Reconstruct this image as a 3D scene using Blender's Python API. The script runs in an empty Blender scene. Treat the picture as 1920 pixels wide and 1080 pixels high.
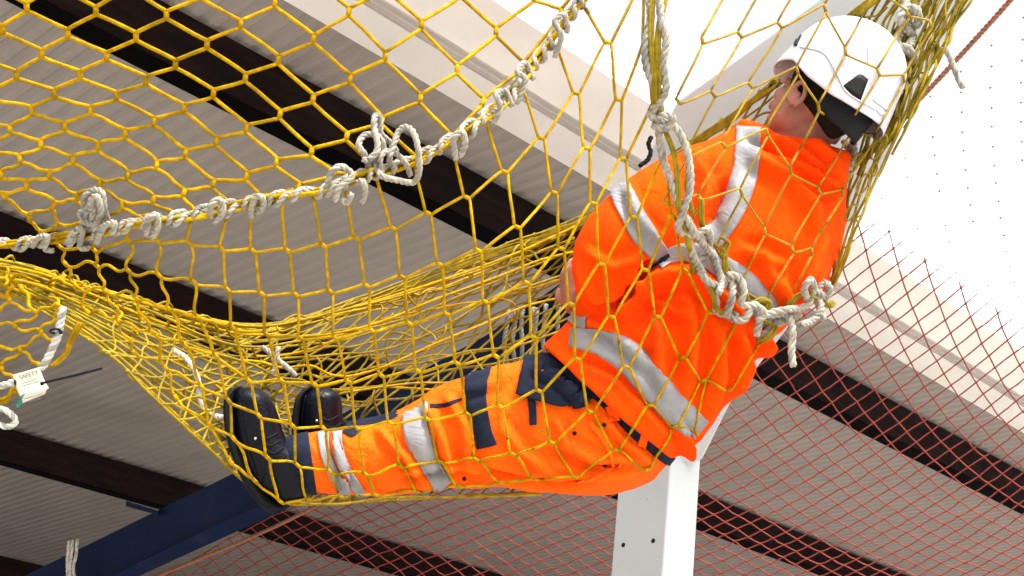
import bpy, bmesh, math, random
import numpy as np
from mathutils import Vector, Matrix, noise
from mathutils.bvhtree import BVHTree
random.seed(7); rng = np.random.RandomState(7)
SC = bpy.context.scene
COL = SC.collection

# ---------------------------------------------------------------- camera
F = 2620.0
def nrm(v): v = np.array(v, float); return v / np.linalg.norm(v)
Zc = nrm([740, -6040, F])                       # world up seen from the camera (x right, y down, z ahead)
v1 = np.array([2895, 1405, F])
Xc = nrm(v1 - (v1 @ Zc) * Zc); Yc = np.cross(Zc, Xc)
RW = np.array([Xc, Yc, Zc])                     # camera axes -> world axes
CAM = np.array([0.0, 0.0, 1.65])
def cw(v): return RW @ np.asarray(v, float)     # direction
def P(px, py, d):                               # photo point at distance d -> world point
    return CAM + cw([(px - 960) / F * d, (py - 540) / F * d, d])
def proj(w):
    c = RW.T @ (np.asarray(w, float) - CAM)
    return c[0] / c[2] * F + 960, c[1] / c[2] * F + 540, c[2]
cam = bpy.data.objects.new("camera", bpy.data.cameras.new("camera")); COL.objects.link(cam)
cam.data.sensor_width = 36; cam.data.lens = F / 1920 * 36
cam.data.clip_start = 0.05; cam.data.clip_end = 5000
r, u, b_ = cw([1, 0, 0]), cw([0, -1, 0]), cw([0, 0, -1])
cam.matrix_world = Matrix(((r[0], u[0], b_[0], CAM[0]), (r[1], u[1], b_[1], CAM[1]), (r[2], u[2], b_[2], CAM[2]), (0, 0, 0, 1)))
SC.camera = cam

# ---------------------------------------------------------------- sky, sun, exposure
SUN = nrm(cw([0.34, -0.92, -0.10]))             # direction towards the sun: high overhead
el = math.asin(SUN[2]); az = math.atan2(SUN[0], SUN[1])
w = bpy.data.worlds.new("World"); SC.world = w; w.use_nodes = True
nt = w.node_tree; bg = nt.nodes["Background"]
sky = nt.nodes.new("ShaderNodeTexSky"); sky.sky_type = 'NISHITA'; sky.sun_disc = False
sky.sun_elevation = el; sky.sun_rotation = az
sky.air_density = 1.0; sky.dust_density = 6.0; sky.ozone_density = 1.0
hsv = nt.nodes.new("ShaderNodeHueSaturation"); hsv.inputs["Saturation"].default_value = 0.15
nt.links.new(sky.outputs[0], hsv.inputs["Color"]); nt.links.new(hsv.outputs[0], bg.inputs[0])
bg.inputs[1].default_value = 0.15
sl = bpy.data.lights.new("sun", 'SUN'); sl.energy = 1.7; sl.angle = math.radians(7); sl.color = (1, .95, .88)
so = bpy.data.objects.new("sun", sl); COL.objects.link(so)
so.rotation_euler = Vector(SUN).to_track_quat('Z', 'Y').to_euler()
SC.view_settings.view_transform = 'Standard'; SC.view_settings.look = 'None'
SC.view_settings.exposure = 1.62; SC.view_settings.gamma = 1
SC.cycles.max_bounces = 8

# ---------------------------------------------------------------- materials
def mat(name, col, rough=.7, var=.12, scale=30, bump=0, bscale=200, metal=0, spec=.5, sheen=0, stretch=None, dark=None, dscale=3, damt=.5, wr=0):
    m = bpy.data.materials.new(name); m.use_nodes = True; t = m.node_tree; B = t.nodes["Principled BSDF"]
    tc = t.nodes.new("ShaderNodeTexCoord"); mp = t.nodes.new("ShaderNodeMapping")
    t.links.new(tc.outputs["Object"], mp.inputs[0])
    if stretch: mp.inputs["Scale"].default_value = stretch
    n = t.nodes.new("ShaderNodeTexNoise"); n.inputs["Scale"].default_value = scale; n.inputs["Detail"].default_value = 6
    t.links.new(mp.outputs[0], n.inputs["Vector"])
    rp = t.nodes.new("ShaderNodeValToRGB"); t.links.new(n.outputs[0], rp.inputs[0])
    c = np.array(col)
    rp.color_ramp.elements[0].position = .3; rp.color_ramp.elements[1].position = .7
    rp.color_ramp.elements[0].color = (*np.clip(c * (1 - var), 0, 1), 1); rp.color_ramp.elements[1].color = (*np.clip(c * (1 + var), 0, 1), 1)
    out = rp.outputs[0]
    if dark is not None:
        n2 = t.nodes.new("ShaderNodeTexNoise"); n2.inputs["Scale"].default_value = dscale; n2.inputs["Detail"].default_value = 8
        t.links.new(mp.outputs[0], n2.inputs["Vector"])
        r2 = t.nodes.new("ShaderNodeValToRGB"); r2.color_ramp.elements[0].position = 1 - damt - .08; r2.color_ramp.elements[1].position = 1 - damt + .12
        t.links.new(n2.outputs[0], r2.inputs[0])
        mx = t.nodes.new("ShaderNodeMixRGB"); t.links.new(r2.outputs[0], mx.inputs[0]); t.links.new(out, mx.inputs[1]); mx.inputs[2].default_value = (*dark, 1)
        out = mx.outputs[0]
    t.links.new(out, B.inputs["Base Color"])
    B.inputs["Roughness"].default_value = rough; B.inputs["Metallic"].default_value = metal
    B.inputs["Specular IOR Level"].default_value = spec; B.inputs["Sheen Weight"].default_value = sheen
    if bump:
        n3 = t.nodes.new("ShaderNodeTexNoise"); n3.inputs["Scale"].default_value = bscale; n3.inputs["Detail"].default_value = 3
        t.links.new(mp.outputs[0], n3.inputs["Vector"])
        bp = t.nodes.new("ShaderNodeBump"); bp.inputs["Strength"].default_value = bump; bp.inputs["Distance"].default_value = .004
        t.links.new(n3.outputs[0], bp.inputs["Height"]); t.links.new(bp.outputs[0], B.inputs["Normal"])
        if wr:                                     # crumpled cloth
            n4 = t.nodes.new("ShaderNodeTexNoise"); n4.inputs["Scale"].default_value = wr; n4.inputs["Detail"].default_value = 4; n4.inputs["Distortion"].default_value = 1.6
            t.links.new(mp.outputs[0], n4.inputs["Vector"]); b2 = t.nodes.new("ShaderNodeBump"); b2.inputs["Strength"].default_value = .8; b2.inputs["Distance"].default_value = .012
            t.links.new(n4.outputs[0], b2.inputs["Height"]); t.links.new(b2.outputs[0], bp.inputs["Normal"])
    return m
M = dict(
 yellow=mat("yellow_twine", (.45, .26, .002), .85, .32, 70, .9, 380, spec=.08, dark=(.25, .155, .004), dscale=16, damt=.42),
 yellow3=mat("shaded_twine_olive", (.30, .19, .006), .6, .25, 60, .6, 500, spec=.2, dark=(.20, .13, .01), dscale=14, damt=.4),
 yellow2=mat("shaded_yellow_twine", (.235, .165, .005), .7, .35, 60, .5, 500, spec=.2, dark=(.16, .115, .012), dscale=14, damt=.4),  # darker copy of the net yellow, backlit shade put into the colour
 rope=mat("weathered_rope", (.35, .32, .255), .85, .3, 60, .6, 400, dark=(.12, .115, .10), dscale=22, damt=.42),
 ropefleck=mat("rope_fleck_strand", (.33, .305, .25), .85, .2, 60, .6, 400, dark=(.05, .12, .13), dscale=60, damt=.42),
 oldrope=mat("old_grey_rope", (.15, .14, .115), .9, .3, 60, .6, 400, dark=(.05, .05, .05), dscale=22, damt=.45),
 white_rope=mat("white_rope", (.55, .54, .49), .8, .15, 60, .5, 400),
 red=mat("red_twine", (.21, .022, .012), .8, .25, 60, .3, 400),
 pale=mat("glare_pale_twine", (.85, .80, .76), .7, .05, 60),  # red net twine against the sky, glare put into its colour
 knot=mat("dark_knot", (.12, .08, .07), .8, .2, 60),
 orange_rope=mat("orange_rope", (.30, .115, .06), .8, .3, 80, .5, 300),
 jacket=mat("orange_fleece", (.95, .066, .001), .95, .08, 14, .5, 420, spec=.06, wr=11, dark=(.80, .050, .002), dscale=6, damt=.4),
 trouser=mat("orange_polycotton", (.95, .108, .002), .85, .08, 22, .5, 500, spec=.1, wr=20, dark=(.75, .085, .004), dscale=9, damt=.38),
 navy=mat("navy_cloth", (.0085, .012, .025), .85, .3, 40, .3, 900, spec=.12),
 reflect=mat("grey_reflective_tape", (.215, .215, .22), .5, .12, 25, .2, 40, spec=.3, wr=9, dark=(.14, .14, .15), dscale=11, damt=.33),
 boot=mat("black_leather", (.001, .0022, .0055), .30, .4, 30, .4, 160, spec=.15),
 sole=mat("black_rubber", (.004, .004, .005), .7, .2, 30, .3, 200, spec=.15),
 steel_eye=mat("eyelet_steel", (.7, .7, .7), .3, .05, 30, metal=1),
 skin=mat("skin", (.30, .115, .078), .6, .25, 28, .4, 300),
 hair=mat("dark_hair", (.008, .005, .004), .8, .4, 120, .8, 260, spec=.1, stretch=(1, 1, .2)),
 helmet=mat("white_helmet_shell", (.50, .50, .545), .38, .04, 10, .08, 40, spec=.4, dark=(.43, .43, .45), dscale=14, damt=.36),
 black=mat("black_plastic", (.004, .0045, .005), .6, .2, 30, spec=.2),
 white_steel=mat("white_painted_steel", (.44, .475, .49), .42, .05, 5, .05, 30, dark=(.38, .36, .29), dscale=2.2, damt=.36),
 fascia=mat("cream_painted_sheet", (.94, .91, .86), .5, .05, 2.5, .04, 20, dark=(.90, .86, .80), dscale=1.5, damt=.4),
 gutter=mat("pale_gutter", (.72, .80, .84), .45, .05, 4),
 deck=mat("grey_brown_sheet", (.33, .295, .268), .7, .04, 3, .02, 30, spec=.15, dark=(.29, .255, .228), dscale=1.3, damt=.42),
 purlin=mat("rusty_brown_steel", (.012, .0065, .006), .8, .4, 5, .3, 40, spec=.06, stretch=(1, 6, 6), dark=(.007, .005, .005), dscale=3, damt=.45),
 purlin_in=mat("shaded_brown_steel", (.002, .0015, .0018), .9, .3, 6, spec=.03),  # flange copy of the purlin steel, shadow-side black put into its colour
 blue=mat("navy_painted_steel", (.0015, .006, .024), .5, .2, 5, .15, 40, spec=.10, dark=(.02, .02, .03), dscale=6, damt=.35),
 concrete=mat("pale_concrete", (.36, .34, .31), .9, .12, .8, .1, 5),
 label=mat("cream_label", (.68, .66, .56), .7, .08, 40), ink=mat("grey_ink", (.14, .14, .15), .8), green=mat("green_thread", (.02, .20, .13), .8, .3, 50),
)

# ---------------------------------------------------------------- mesh helpers
class TB:
    def __init__(s): s.v = []; s.f = []; s.mi = []
    def tube(s, pts, rad, sides=6, m=0, caps=True):
        p = np.asarray(pts, float); n = len(p)
        if n < 2: return
        R_ = np.full(n, rad) if np.isscalar(rad) else np.asarray(rad)
        t = np.gradient(p, axis=0); t /= (np.linalg.norm(t, axis=1)[:, None] + 1e-12)
        ref = np.array([0, 0, 1.]) if abs(t[0][2]) < .9 else np.array([1., 0, 0])
        nn = np.cross(t[0], ref); nn /= np.linalg.norm(nn)
        o = len(s.v); ang = np.linspace(0, 2 * np.pi, sides, endpoint=False); ca, sa = np.cos(ang), np.sin(ang)
        for i in range(n):
            nn = nn - (nn @ t[i]) * t[i]; L = np.linalg.norm(nn)
            if L < 1e-6: nn = np.cross(t[i], [0.3, .5, .8]); L = np.linalg.norm(nn)
            nn = nn / L; bb = np.cross(t[i], nn)
            s.v.extend((p[i] + R_[i] * (ca[:, None] * nn + sa[:, None] * bb)).tolist())
        for i in range(n - 1):
            for k in range(sides):
                a = o + i * sides + k; b = o + i * sides + (k + 1) % sides
                s.f.append((a, b, b + sides, a + sides)); s.mi.append(m)
        if caps:
            s.f.append(tuple(range(o + sides - 1, o - 1, -1))); s.mi.append(m)
            s.f.append(tuple(range(o + (n - 1) * sides, o + n * sides))); s.mi.append(m)
    def ball(s, c, r_, m=0):
        t = (1 + 5 ** .5) / 2; o = len(s.v)
        V = [(-1, t, 0), (1, t, 0), (-1, -t, 0), (1, -t, 0), (0, -1, t), (0, 1, t), (0, -1, -t), (0, 1, -t), (t, 0, -1), (t, 0, 1), (-t, 0, -1), (-t, 0, 1)]
        for q in V: s.v.append((np.array(c) + np.array(q) / 1.902 * r_).tolist())
        for q in [(0, 11, 5), (0, 5, 1), (0, 1, 7), (0, 7, 10), (0, 10, 11), (1, 5, 9), (5, 11, 4), (11, 10, 2), (10, 7, 6), (7, 1, 8), (3, 9, 4), (3, 4, 2), (3, 2, 6), (3, 6, 8), (3, 8, 9), (4, 9, 5), (2, 4, 11), (6, 2, 10), (8, 6, 7), (9, 8, 1)]:
            s.f.append(tuple(o + i for i in q)); s.mi.append(m)
    def box(s, c, ax, h, m=0):                     # centre, three axis vectors, half sizes
        o = len(s.v); ax = [np.array(a, float) for a in ax]
        for q in [(-1, -1, -1), (1, -1, -1), (1, 1, -1), (-1, 1, -1), (-1, -1, 1), (1, -1, 1), (1, 1, 1), (-1, 1, 1)]:
            s.v.append((np.array(c) + sum(q[i] * h[i] * ax[i] for i in range(3))).tolist())
        for q in [(3, 2, 1, 0), (4, 5, 6, 7), (0, 1, 5, 4), (1, 2, 6, 5), (2, 3, 7, 6), (3, 0, 4, 7)]:
            s.f.append(tuple(o + i for i in q)); s.mi.append(m)
    def loft(s, rings, m=0, caps=True):
        o = len(s.v); n = len(rings[0])
        for R_ in rings: s.v.extend(np.asarray(R_).tolist())
        for i in range(len(rings) - 1):
            for k in range(n):
                a = o + i * n + k; b = o + i * n + (k + 1) % n
                s.f.append((a, b, b + n, a + n)); s.mi.append(m)
        if caps:
            s.f.append(tuple(range(o + n - 1, o - 1, -1))); s.mi.append(m)
            s.f.append(tuple(range(o + (len(rings) - 1) * n, o + len(rings) * n))); s.mi.append(m)
    def grid(s, G, m=0):                           # G[i][j] point or None
        idx = {}
        for i, row in enumerate(G):
            for j, p in enumerate(row):
                if p is not None: idx[i, j] = len(s.v); s.v.append(list(p))
        for i in range(len(G) - 1):
            for j in range(len(G[0]) - 1):
                q = [(i, j), (i + 1, j), (i + 1, j + 1), (i, j + 1)]
                if all(k in idx for k in q): s.f.append(tuple(idx[k] for k in q)); s.mi.append(m)
    def mesh(s, name, mats, smooth=True):
        me = bpy.data.meshes.new(name); me.from_pydata([tuple(map(float, q)) for q in s.v], [], s.f)
        for m in (mats if isinstance(mats, (list, tuple)) else [mats]): me.materials.append(m)
        me.polygons.foreach_set("material_index", s.mi)
        if smooth: me.polygons.foreach_set("use_smooth", [True] * len(me.polygons))
        me.update(); return me
    def obj(s, name, mats, parent=None, smooth=True, fixn=True):
        me = s.mesh(name, mats, smooth)
        if fixn:
            bm = bmesh.new(); bm.from_mesh(me); bmesh.ops.recalc_face_normals(bm, faces=bm.faces); bm.to_mesh(me); bm.free()
        o = bpy.data.objects.new(name, me); COL.objects.link(o)
        if parent: attach(o, parent)
        return o
def attach(o, parent):
    o.parent = parent; o.matrix_parent_inverse = Matrix.Translation(-parent.location)
def thing(name, label, cat, loc=(0, 0, 0), group=None):
    o = bpy.data.objects.new(name, None); COL.objects.link(o); o.location = tuple(loc); o.empty_display_size = .1
    return tag(o, label, cat, group)
def tag(o, label, cat, group=None):
    o['label'] = label; o['category'] = cat
    if group: o['group'] = group
    return o
def sharp(o, ang=35):
    me = o.data
    me.set_sharp_from_angle(angle=math.radians(ang)) if hasattr(me, "set_sharp_from_angle") else None
def crv(pts, per=6):                              # Catmull-Rom through any-dimension points
    p = np.asarray(pts, float); p = np.vstack([2 * p[0] - p[1], p, 2 * p[-1] - p[-2]]); out = []
    for i in range(1, len(p) - 2):
        for k in range(per):
            t = k / per
            out.append(.5 * ((2 * p[i]) + (-p[i - 1] + p[i + 1]) * t + (2 * p[i - 1] - 5 * p[i] + 4 * p[i + 1] - p[i + 2]) * t * t + (-p[i - 1] + 3 * p[i] - 3 * p[i + 1] + p[i + 2]) * t ** 3))
    out.append(p[-2]); return np.array(out)
def resample(p, step):
    d = np.r_[0, np.cumsum(np.linalg.norm(np.diff(p, axis=0), axis=1))]; n = max(3, int(d[-1] / step) + 1)
    q = np.linspace(0, d[-1], n); return np.stack([np.interp(q, d, p[:, k]) for k in range(p.shape[1])], 1)
def frames(p):
    t = np.gradient(p, axis=0); t /= np.linalg.norm(t, axis=1)[:, None] + 1e-12
    nn = np.cross(t[0], [0.2, .3, .9]); N = []; Bn = []
    for i in range(len(p)):
        nn = nn - (nn @ t[i]) * t[i]; nn /= np.linalg.norm(nn) + 1e-12; N.append(nn); Bn.append(np.cross(t[i], nn))
    return t, np.array(N), np.array(Bn)
def rope3(tb, path, R=.0065, pitch=.036, sides=6, mats=(0, 0, 1), ph=0.):
    p = resample(path, pitch / 9); t, N, Bn = frames(p)
    s_ = np.arange(len(p)) * (2 * np.pi / 9)
    for k in range(3):
        a = s_ + k * 2 * np.pi / 3 + ph
        q = p + .50 * R * (np.cos(a)[:, None] * N + np.sin(a)[:, None] * Bn)
        rr = np.full(len(q), .56 * R); rr[0] *= .6; rr[-1] *= .6
        tb.tube(q, rr, sides, mats[k])

# ================================================================ GROUND
g = TB(); S = 3000
g.grid([[(-S + 2 * S * i / 4, -S + 2 * S * j / 4, 0) for j in range(5)] for i in range(5)])
o = g.obj('ground', M['concrete']); o['kind'] = 'structure'

# ================================================================ ROOF (a along the eave, b into the building, n up)
D = 2.6
A_ = nrm(v1); N_ = nrm(np.cross(A_, [-2860, 1010, F])); N_ = -N_ if N_[1] > 0 else N_
B_ = np.cross(N_, A_); B_ = -B_ if B_[0] > 0 else B_
aw, bw, nw = cw(A_), cw(B_), cw(N_)
def RP(a, b, h=0.): return CAM + a * aw + b * bw + (D + h) * nw
A0, A1 = -6.0, 22.0
rt = TB(); pitch = .070; prof = [(0, 0), (.36, 0), (.55, -.010), (.82, -.010)]
lo = []; hi = []
k = 0
while A0 + k * pitch < A1:
    for u_, h in prof: lo.append((A0 + (k + u_) * pitch, h))
    k += 1
rt.grid([[RP(a, b, h) for b in (1.16 * D, 8, 16, 24)] for a, h in lo])
rt.grid([[RP(a, b, .12) for b in (1.16 * D, 8, 16, 24)] for a in (A0, A1)])
o = rt.obj('roof', M['deck'], smooth=False, fixn=False)
tag(o, "grey brown ribbed metal roof sheeting seen from below above the purlins", "roof")
for q, b0 in enumerate((1.332, 2.035, 3.09, 4.375, 5.7, 7.1)):
    b0 *= D * .985; h1 = -.03; H = .20
    lab = ["dark brown steel purlin nearest the cream eave, crossing behind the yellow net",
           "second dark purlin from the eave, running behind the left rope bundle and the worker's legs",
           "third dark purlin from the eave, meeting the navy beam below the boots",
           "fourth dark purlin from the eave, in the bottom left corner",
           "dark purlin deep under the roof beyond the fourth", "deepest dark purlin far under the roof"][q]
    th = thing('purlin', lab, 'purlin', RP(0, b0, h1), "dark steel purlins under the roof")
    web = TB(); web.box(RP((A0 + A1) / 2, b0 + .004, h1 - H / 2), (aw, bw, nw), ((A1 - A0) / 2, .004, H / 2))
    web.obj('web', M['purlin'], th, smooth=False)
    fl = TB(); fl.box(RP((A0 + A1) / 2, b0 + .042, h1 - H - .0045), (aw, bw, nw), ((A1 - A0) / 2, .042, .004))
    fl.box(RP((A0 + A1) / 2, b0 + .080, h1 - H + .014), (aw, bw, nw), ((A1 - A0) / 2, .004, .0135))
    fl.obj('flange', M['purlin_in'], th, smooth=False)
# eave: fascia panels as one bent profile, gutter lip
th = thing('eave_fascia', "cream and white stepped eave fascia running along the bright roof edge", "fascia", RP(0, D, 0))
def prism(profile, name, m, parent, thick=.004, a0=A0, a1=A1):
    t_ = TB(); t_.grid([[RP(a, b, h) for b, h in profile] for a in np.linspace(a0, a1, 12)])
    ob = t_.obj(name, m, parent, smooth=False, fixn=False)
    md = ob.modifiers.new("s", 'SOLIDIFY'); md.thickness = thick; md.offset = 0; return ob
def bb(c, h): return c * (D + h)                  # b so that a point at height h appears at ratio c
prism([(bb(1.208, -.04), -.04), (bb(1.140, -.10), -.10)], 'lower_panel', M['fascia'], th)
prism([(bb(1.1385, -.103), -.103), (bb(1.136, -.03), -.03), (bb(1.128, -.02), -.02)], 'joint', M['deck'], th)
prism([(bb(1.127, -.03), -.03), (bb(1.112, -.055), -.055)], 'drip_strip', M['fascia'], th)
prism([(bb(1.112, -.06), -.06), (bb(1.012, -.09), -.09)], 'upper_panel', M['fascia'], th)
prism([(bb(1.011, -.085), -.085), (bb(1.008, -.02), -.02), (bb(.987, .0), .0)], 'shadow_strip', M['fascia'], th)
gt = TB()
gt.tube([RP(a, bb(.981, -.01), -.01) for a in np.linspace(A0, A1, 6)], .018, 10)
gt.obj('gutter', M['gutter'], th)

# ================================================================ WHITE STEEL FRAME (column, haunch, rafter)
cd = 3.55
base = P(1243, 1080, cd)
X_, Y_, Zw = np.array([1, 0, 0.]), np.array([0, 1, 0.]), np.array([0, 0, 1.])
Xf = cw(A_); Xf = nrm(Xf - Xf[2] * Zw); Yf = np.cross(Zw, Xf)
if proj(base + .1 * Yf)[0] > proj(base)[0]: Yf = -Yf
th = thing('steel_column', "white painted steel column with haunch and rafter standing behind the hanging worker", "column", (base[0], base[1], 0))
WX, WY = .125, .178
top = base[2] + .62
c = TB(); cen = base + Xf * WX / 2 + Yf * WY / 2
c.box((cen[0], cen[1], top / 2), (Xf, Yf, Zw), (WX / 2, WY / 2, top / 2))
o = c.obj('shaft', M['white_steel'], th, smooth=False)
bv = o.modifiers.new('b', 'BEVEL'); bv.width = .006; bv.segments = 3
h_ = TB()
for (x, y) in ((1169, 1022), (1225, 1014)):
    # bolt holes: dark discs 2 mm proud of the left face
    from_ = P(x, y, 1) - CAM
    t_ = ((base - CAM) @ Xf) / (from_ @ Xf); q = CAM + from_ * t_
    h_.tube([q + Xf * .002, q - Xf * .0015], .006, 12)
    h_.obj('bolt_hole', M['black'], th); h_ = TB()
for (x, y, rr) in ((1214, 934, .004), (1188, 950, .003), (1157, 1060, .003), (1166, 905, .003), (1232, 1050, .003)):   # weld spatter
    from_ = P(x, y, 1) - CAM; t_ = ((base - CAM) @ Xf) / (from_ @ Xf); h_ = TB(); h_.ball(CAM + from_ * t_, rr); h_.obj('weld_spatter', M['white_steel'], th)
# haunch + rafter: tapered box member rising towards the upper right
def member(outline, tdir, thick, name, m, parent):
    t_ = TB(); n = len(outline)
    a3 = np.array([(1., x, y) for x, y, d in outline]); pl = np.linalg.lstsq(a3, np.array([1 / d for x, y, d in outline]), rcond=None)[0]   # keep the plate flat
    fr = [P(x, y, 1 / (pl @ np.array([1., x, y]))) for x, y, d in outline]
    t_.v = [list(q) for q in fr] + [list(q + tdir * thick) for q in fr]
    t_.f = [tuple(range(n)), tuple(range(2 * n - 1, n - 1, -1))] + [(i, i + n, (i + 1) % n + n, (i + 1) % n) for i in range(n)]
    t_.mi = [0] * len(t_.f)
    ob = t_.obj(name, m, parent, smooth=False); b = ob.modifiers.new('b', 'BEVEL'); b.width = .005; b.segments = 2; return ob
d1 = nrm(cw([.10, -.10, 1.0]))
member([(1262, 700, 3.6), (1235, 450, 3.6), (1200, 320, 3.55), (1272, 188, 3.5), (1400, 98, 3.4), (1545, -8, 3.28), (1700, -130, 3.2),
        (1900, -130, 3.2), (1824, -8, 3.28), (1758, 95, 3.4), (1660, 300, 3.5), (1520, 560, 3.58), (1372, 750, 3.66), (1316, 862, 3.68), (1262, 872, 3.6)][::1],
       d1, .12, 'haunch', M['white_steel'], th)

# ================================================================ NAVY BEAM behind
bl = TB()
def beamring(px, ytop, ybot, d, dep):
    return [P(px, ytop, d), P(px, ybot, d), P(px + 8, ybot + 10, d + dep), P(px + 8, ytop + 6, d + dep)]
th = thing('roof_beam', "dark navy blue steel beam rising to the right behind the worker's boots", "beam", P(300, 1000, 4.6))
bl.loft([beamring(-700, 1505, 1560, 5.8, .2), beamring(-40, 1122, 1200, 5.0, .2), beamring(300, 955, 1034, 4.7, .2), beamring(445, 884, 972, 4.55, .2), beamring(918, 625, 745, 4.2, .2), beamring(1180, 440, 590, 4.0, .2)])
o = bl.obj('web', M['blue'], th, smooth=False)
fl = TB()
fl.loft([[P(-700, 1561, 5.73), P(-700, 1578, 5.73), P(-692, 1570, 6.0), P(-692, 1566, 6.0)], [P(-40, 1200, 4.93), P(-40, 1222, 4.93), P(-32, 1212, 5.2), P(-32, 1207, 5.2)], [P(300, 1035, 4.63), P(300, 1062, 4.63), P(308, 1048, 4.9), P(308, 1043, 4.9)],
         [P(498, 942, 4.45), P(498, 972, 4.45), P(506, 956, 4.7), P(506, 950, 4.7)], [P(918, 746, 4.13), P(918, 776, 4.13), P(926, 762, 4.4), P(926, 756, 4.4)], [P(1180, 591, 3.93), P(1180, 622, 3.93), P(1188, 610, 4.2), P(1188, 604, 4.2)]])
fl.obj('bottom_flange', M['blue'], th, smooth=False)
cl = TB(); cl.loft([[P(236, 940, 4.72), P(236, 949, 4.72), P(240, 949, 4.8), P(240, 940, 4.8)], [P(296, 958, 4.66), P(296, 966, 4.66), P(300, 966, 4.74), P(300, 958, 4.74)]])
cl.obj('cleat', M['blue'], th, smooth=False)
# rope loops around the beam
def coil(name, label, x, ytop, ybot, d, n, dx, mm, R=.008):
    t_ = TB()
    for k in range(n):
        xx = x + k * dx + random.uniform(-6, 6) * dx / 12; ytop += random.uniform(-dx, .4 * dx) * .6
        q = [P(xx, ytop - 6, d + .12), P(xx - 1, ytop - 8, d - .012), P(xx - 4, ytop + 20, d - .025), P(xx - 5 + random.uniform(-4, 4), (ytop + ybot) / 2, d - .028), P(xx - 3, ybot - 8, d - .025), P(xx, ybot + 12, d - .01), P(xx + 5, ybot + 14, d + .15)]
        rope3(t_, crv(q, 6), R, .04, 5)
    return tag(t_.obj(name, mm), label, "rope")
coil('tied_rope', "thin pale rope looped round the navy beam in the bottom left corner", 132, 1030, 1110, 4.75, 3, 9, [M['rope'], M['ropefleck']], .006)
coil('coiled_rope', "greyish rope coiled round the navy beam beside the worker's lap", 955, 600, 690, 4.08, 7, 15, [M['oldrope'], M['oldrope']], .007)

# ================================================================ PERSON
def ringpx(L, R_, d, hz, n=28, e=2.3, tilt=None):
    cx = P((L[0] + R_[0]) / 2, (L[1] + R_[1]) / 2, d); ax = (P(*R_, d) - P(*L, d)) / 2
    vd = nrm(cx - CAM); vd = nrm(vd - (vd @ nrm(ax)) * nrm(ax)); out = []
    for k in range(n):
        a = 2 * math.pi * k / n; c_, s_ = math.cos(a), math.sin(a)
        out.append(cx + ax * math.copysign(abs(c_) ** (2 / e), c_) + vd * hz * math.copysign(abs(s_) ** (2 / e), s_))
    return np.array(out)
def chain(tb, pts, per=5, sides=14):              # (px, py, depth, radius m)
    a = crv(np.array(pts, float), per); q = np.array([P(*k[:3]) for k in a]); rr = a[:, 3]
    # rounded ends
    t0 = nrm(q[0] - q[1]); t1 = nrm(q[-1] - q[-2]); f0, f1 = [], []
    for s_ in (.94, .8, .5): f0.append((q[0] + t0 * rr[0] * s_, rr[0] * math.sqrt(1 - s_ * s_))); f1.append((q[-1] + t1 * rr[-1] * s_, rr[-1] * math.sqrt(1 - s_ * s_)))
    Q = [k[0] for k in f0] + list(q) + [k[0] for k in f1[::-1]]; RR = [k[1] for k in f0] + list(rr) + [k[1] for k in f1[::-1]]
    tb.tube(np.array(Q), np.array(RR), sides)
def chainw(tb, pts, sides=12):                    # world points + radius
    q = np.array([k[:3] for k in pts]); tb.tube(q, np.array([k[3] for k in pts]), sides); tb.ball(q[0], pts[0][3] * 1.0); tb.ball(q[-1], pts[-1][3] * 1.0)
def fuse(tb, name, mats, voxel, smooth=4):        # union of overlapping lofts -> one continuous skin
    bm = bmesh.new(); bm.from_mesh(tb.mesh(name + '_t', mats)); bmesh.ops.recalc_face_normals(bm, faces=bm.faces)
    me = bpy.data.meshes.new(name); bm.to_mesh(me); bm.free()
    o = bpy.data.objects.new(name, me); COL.objects.link(o)
    m = o.modifiers.new('r', 'REMESH'); m.mode = 'VOXEL'; m.voxel_size = voxel; m.use_smooth_shade = True
    if smooth: s_ = o.modifiers.new('s', 'SMOOTH'); s_.factor = .5; s_.iterations = smooth
    dg = bpy.context.evaluated_depsgraph_get(); dg.update()
    new = bpy.data.meshes.new_from_object(o.evaluated_get(dg)); o.modifiers.clear(); o.data = new; new.name = name
    new.materials.clear()
    for k in (mats if isinstance(mats, (list, tuple)) else [mats]): new.materials.append(k)
    new.polygons.foreach_set("use_smooth", [True] * len(new.polygons))
    return o
def segdist(p, a, b):
    ab = b - a; t = np.clip(((p - a) @ ab) / (ab @ ab + 1e-9), 0, 1); return np.linalg.norm(p - (a + t[:, None] * ab), axis=1), t
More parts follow.
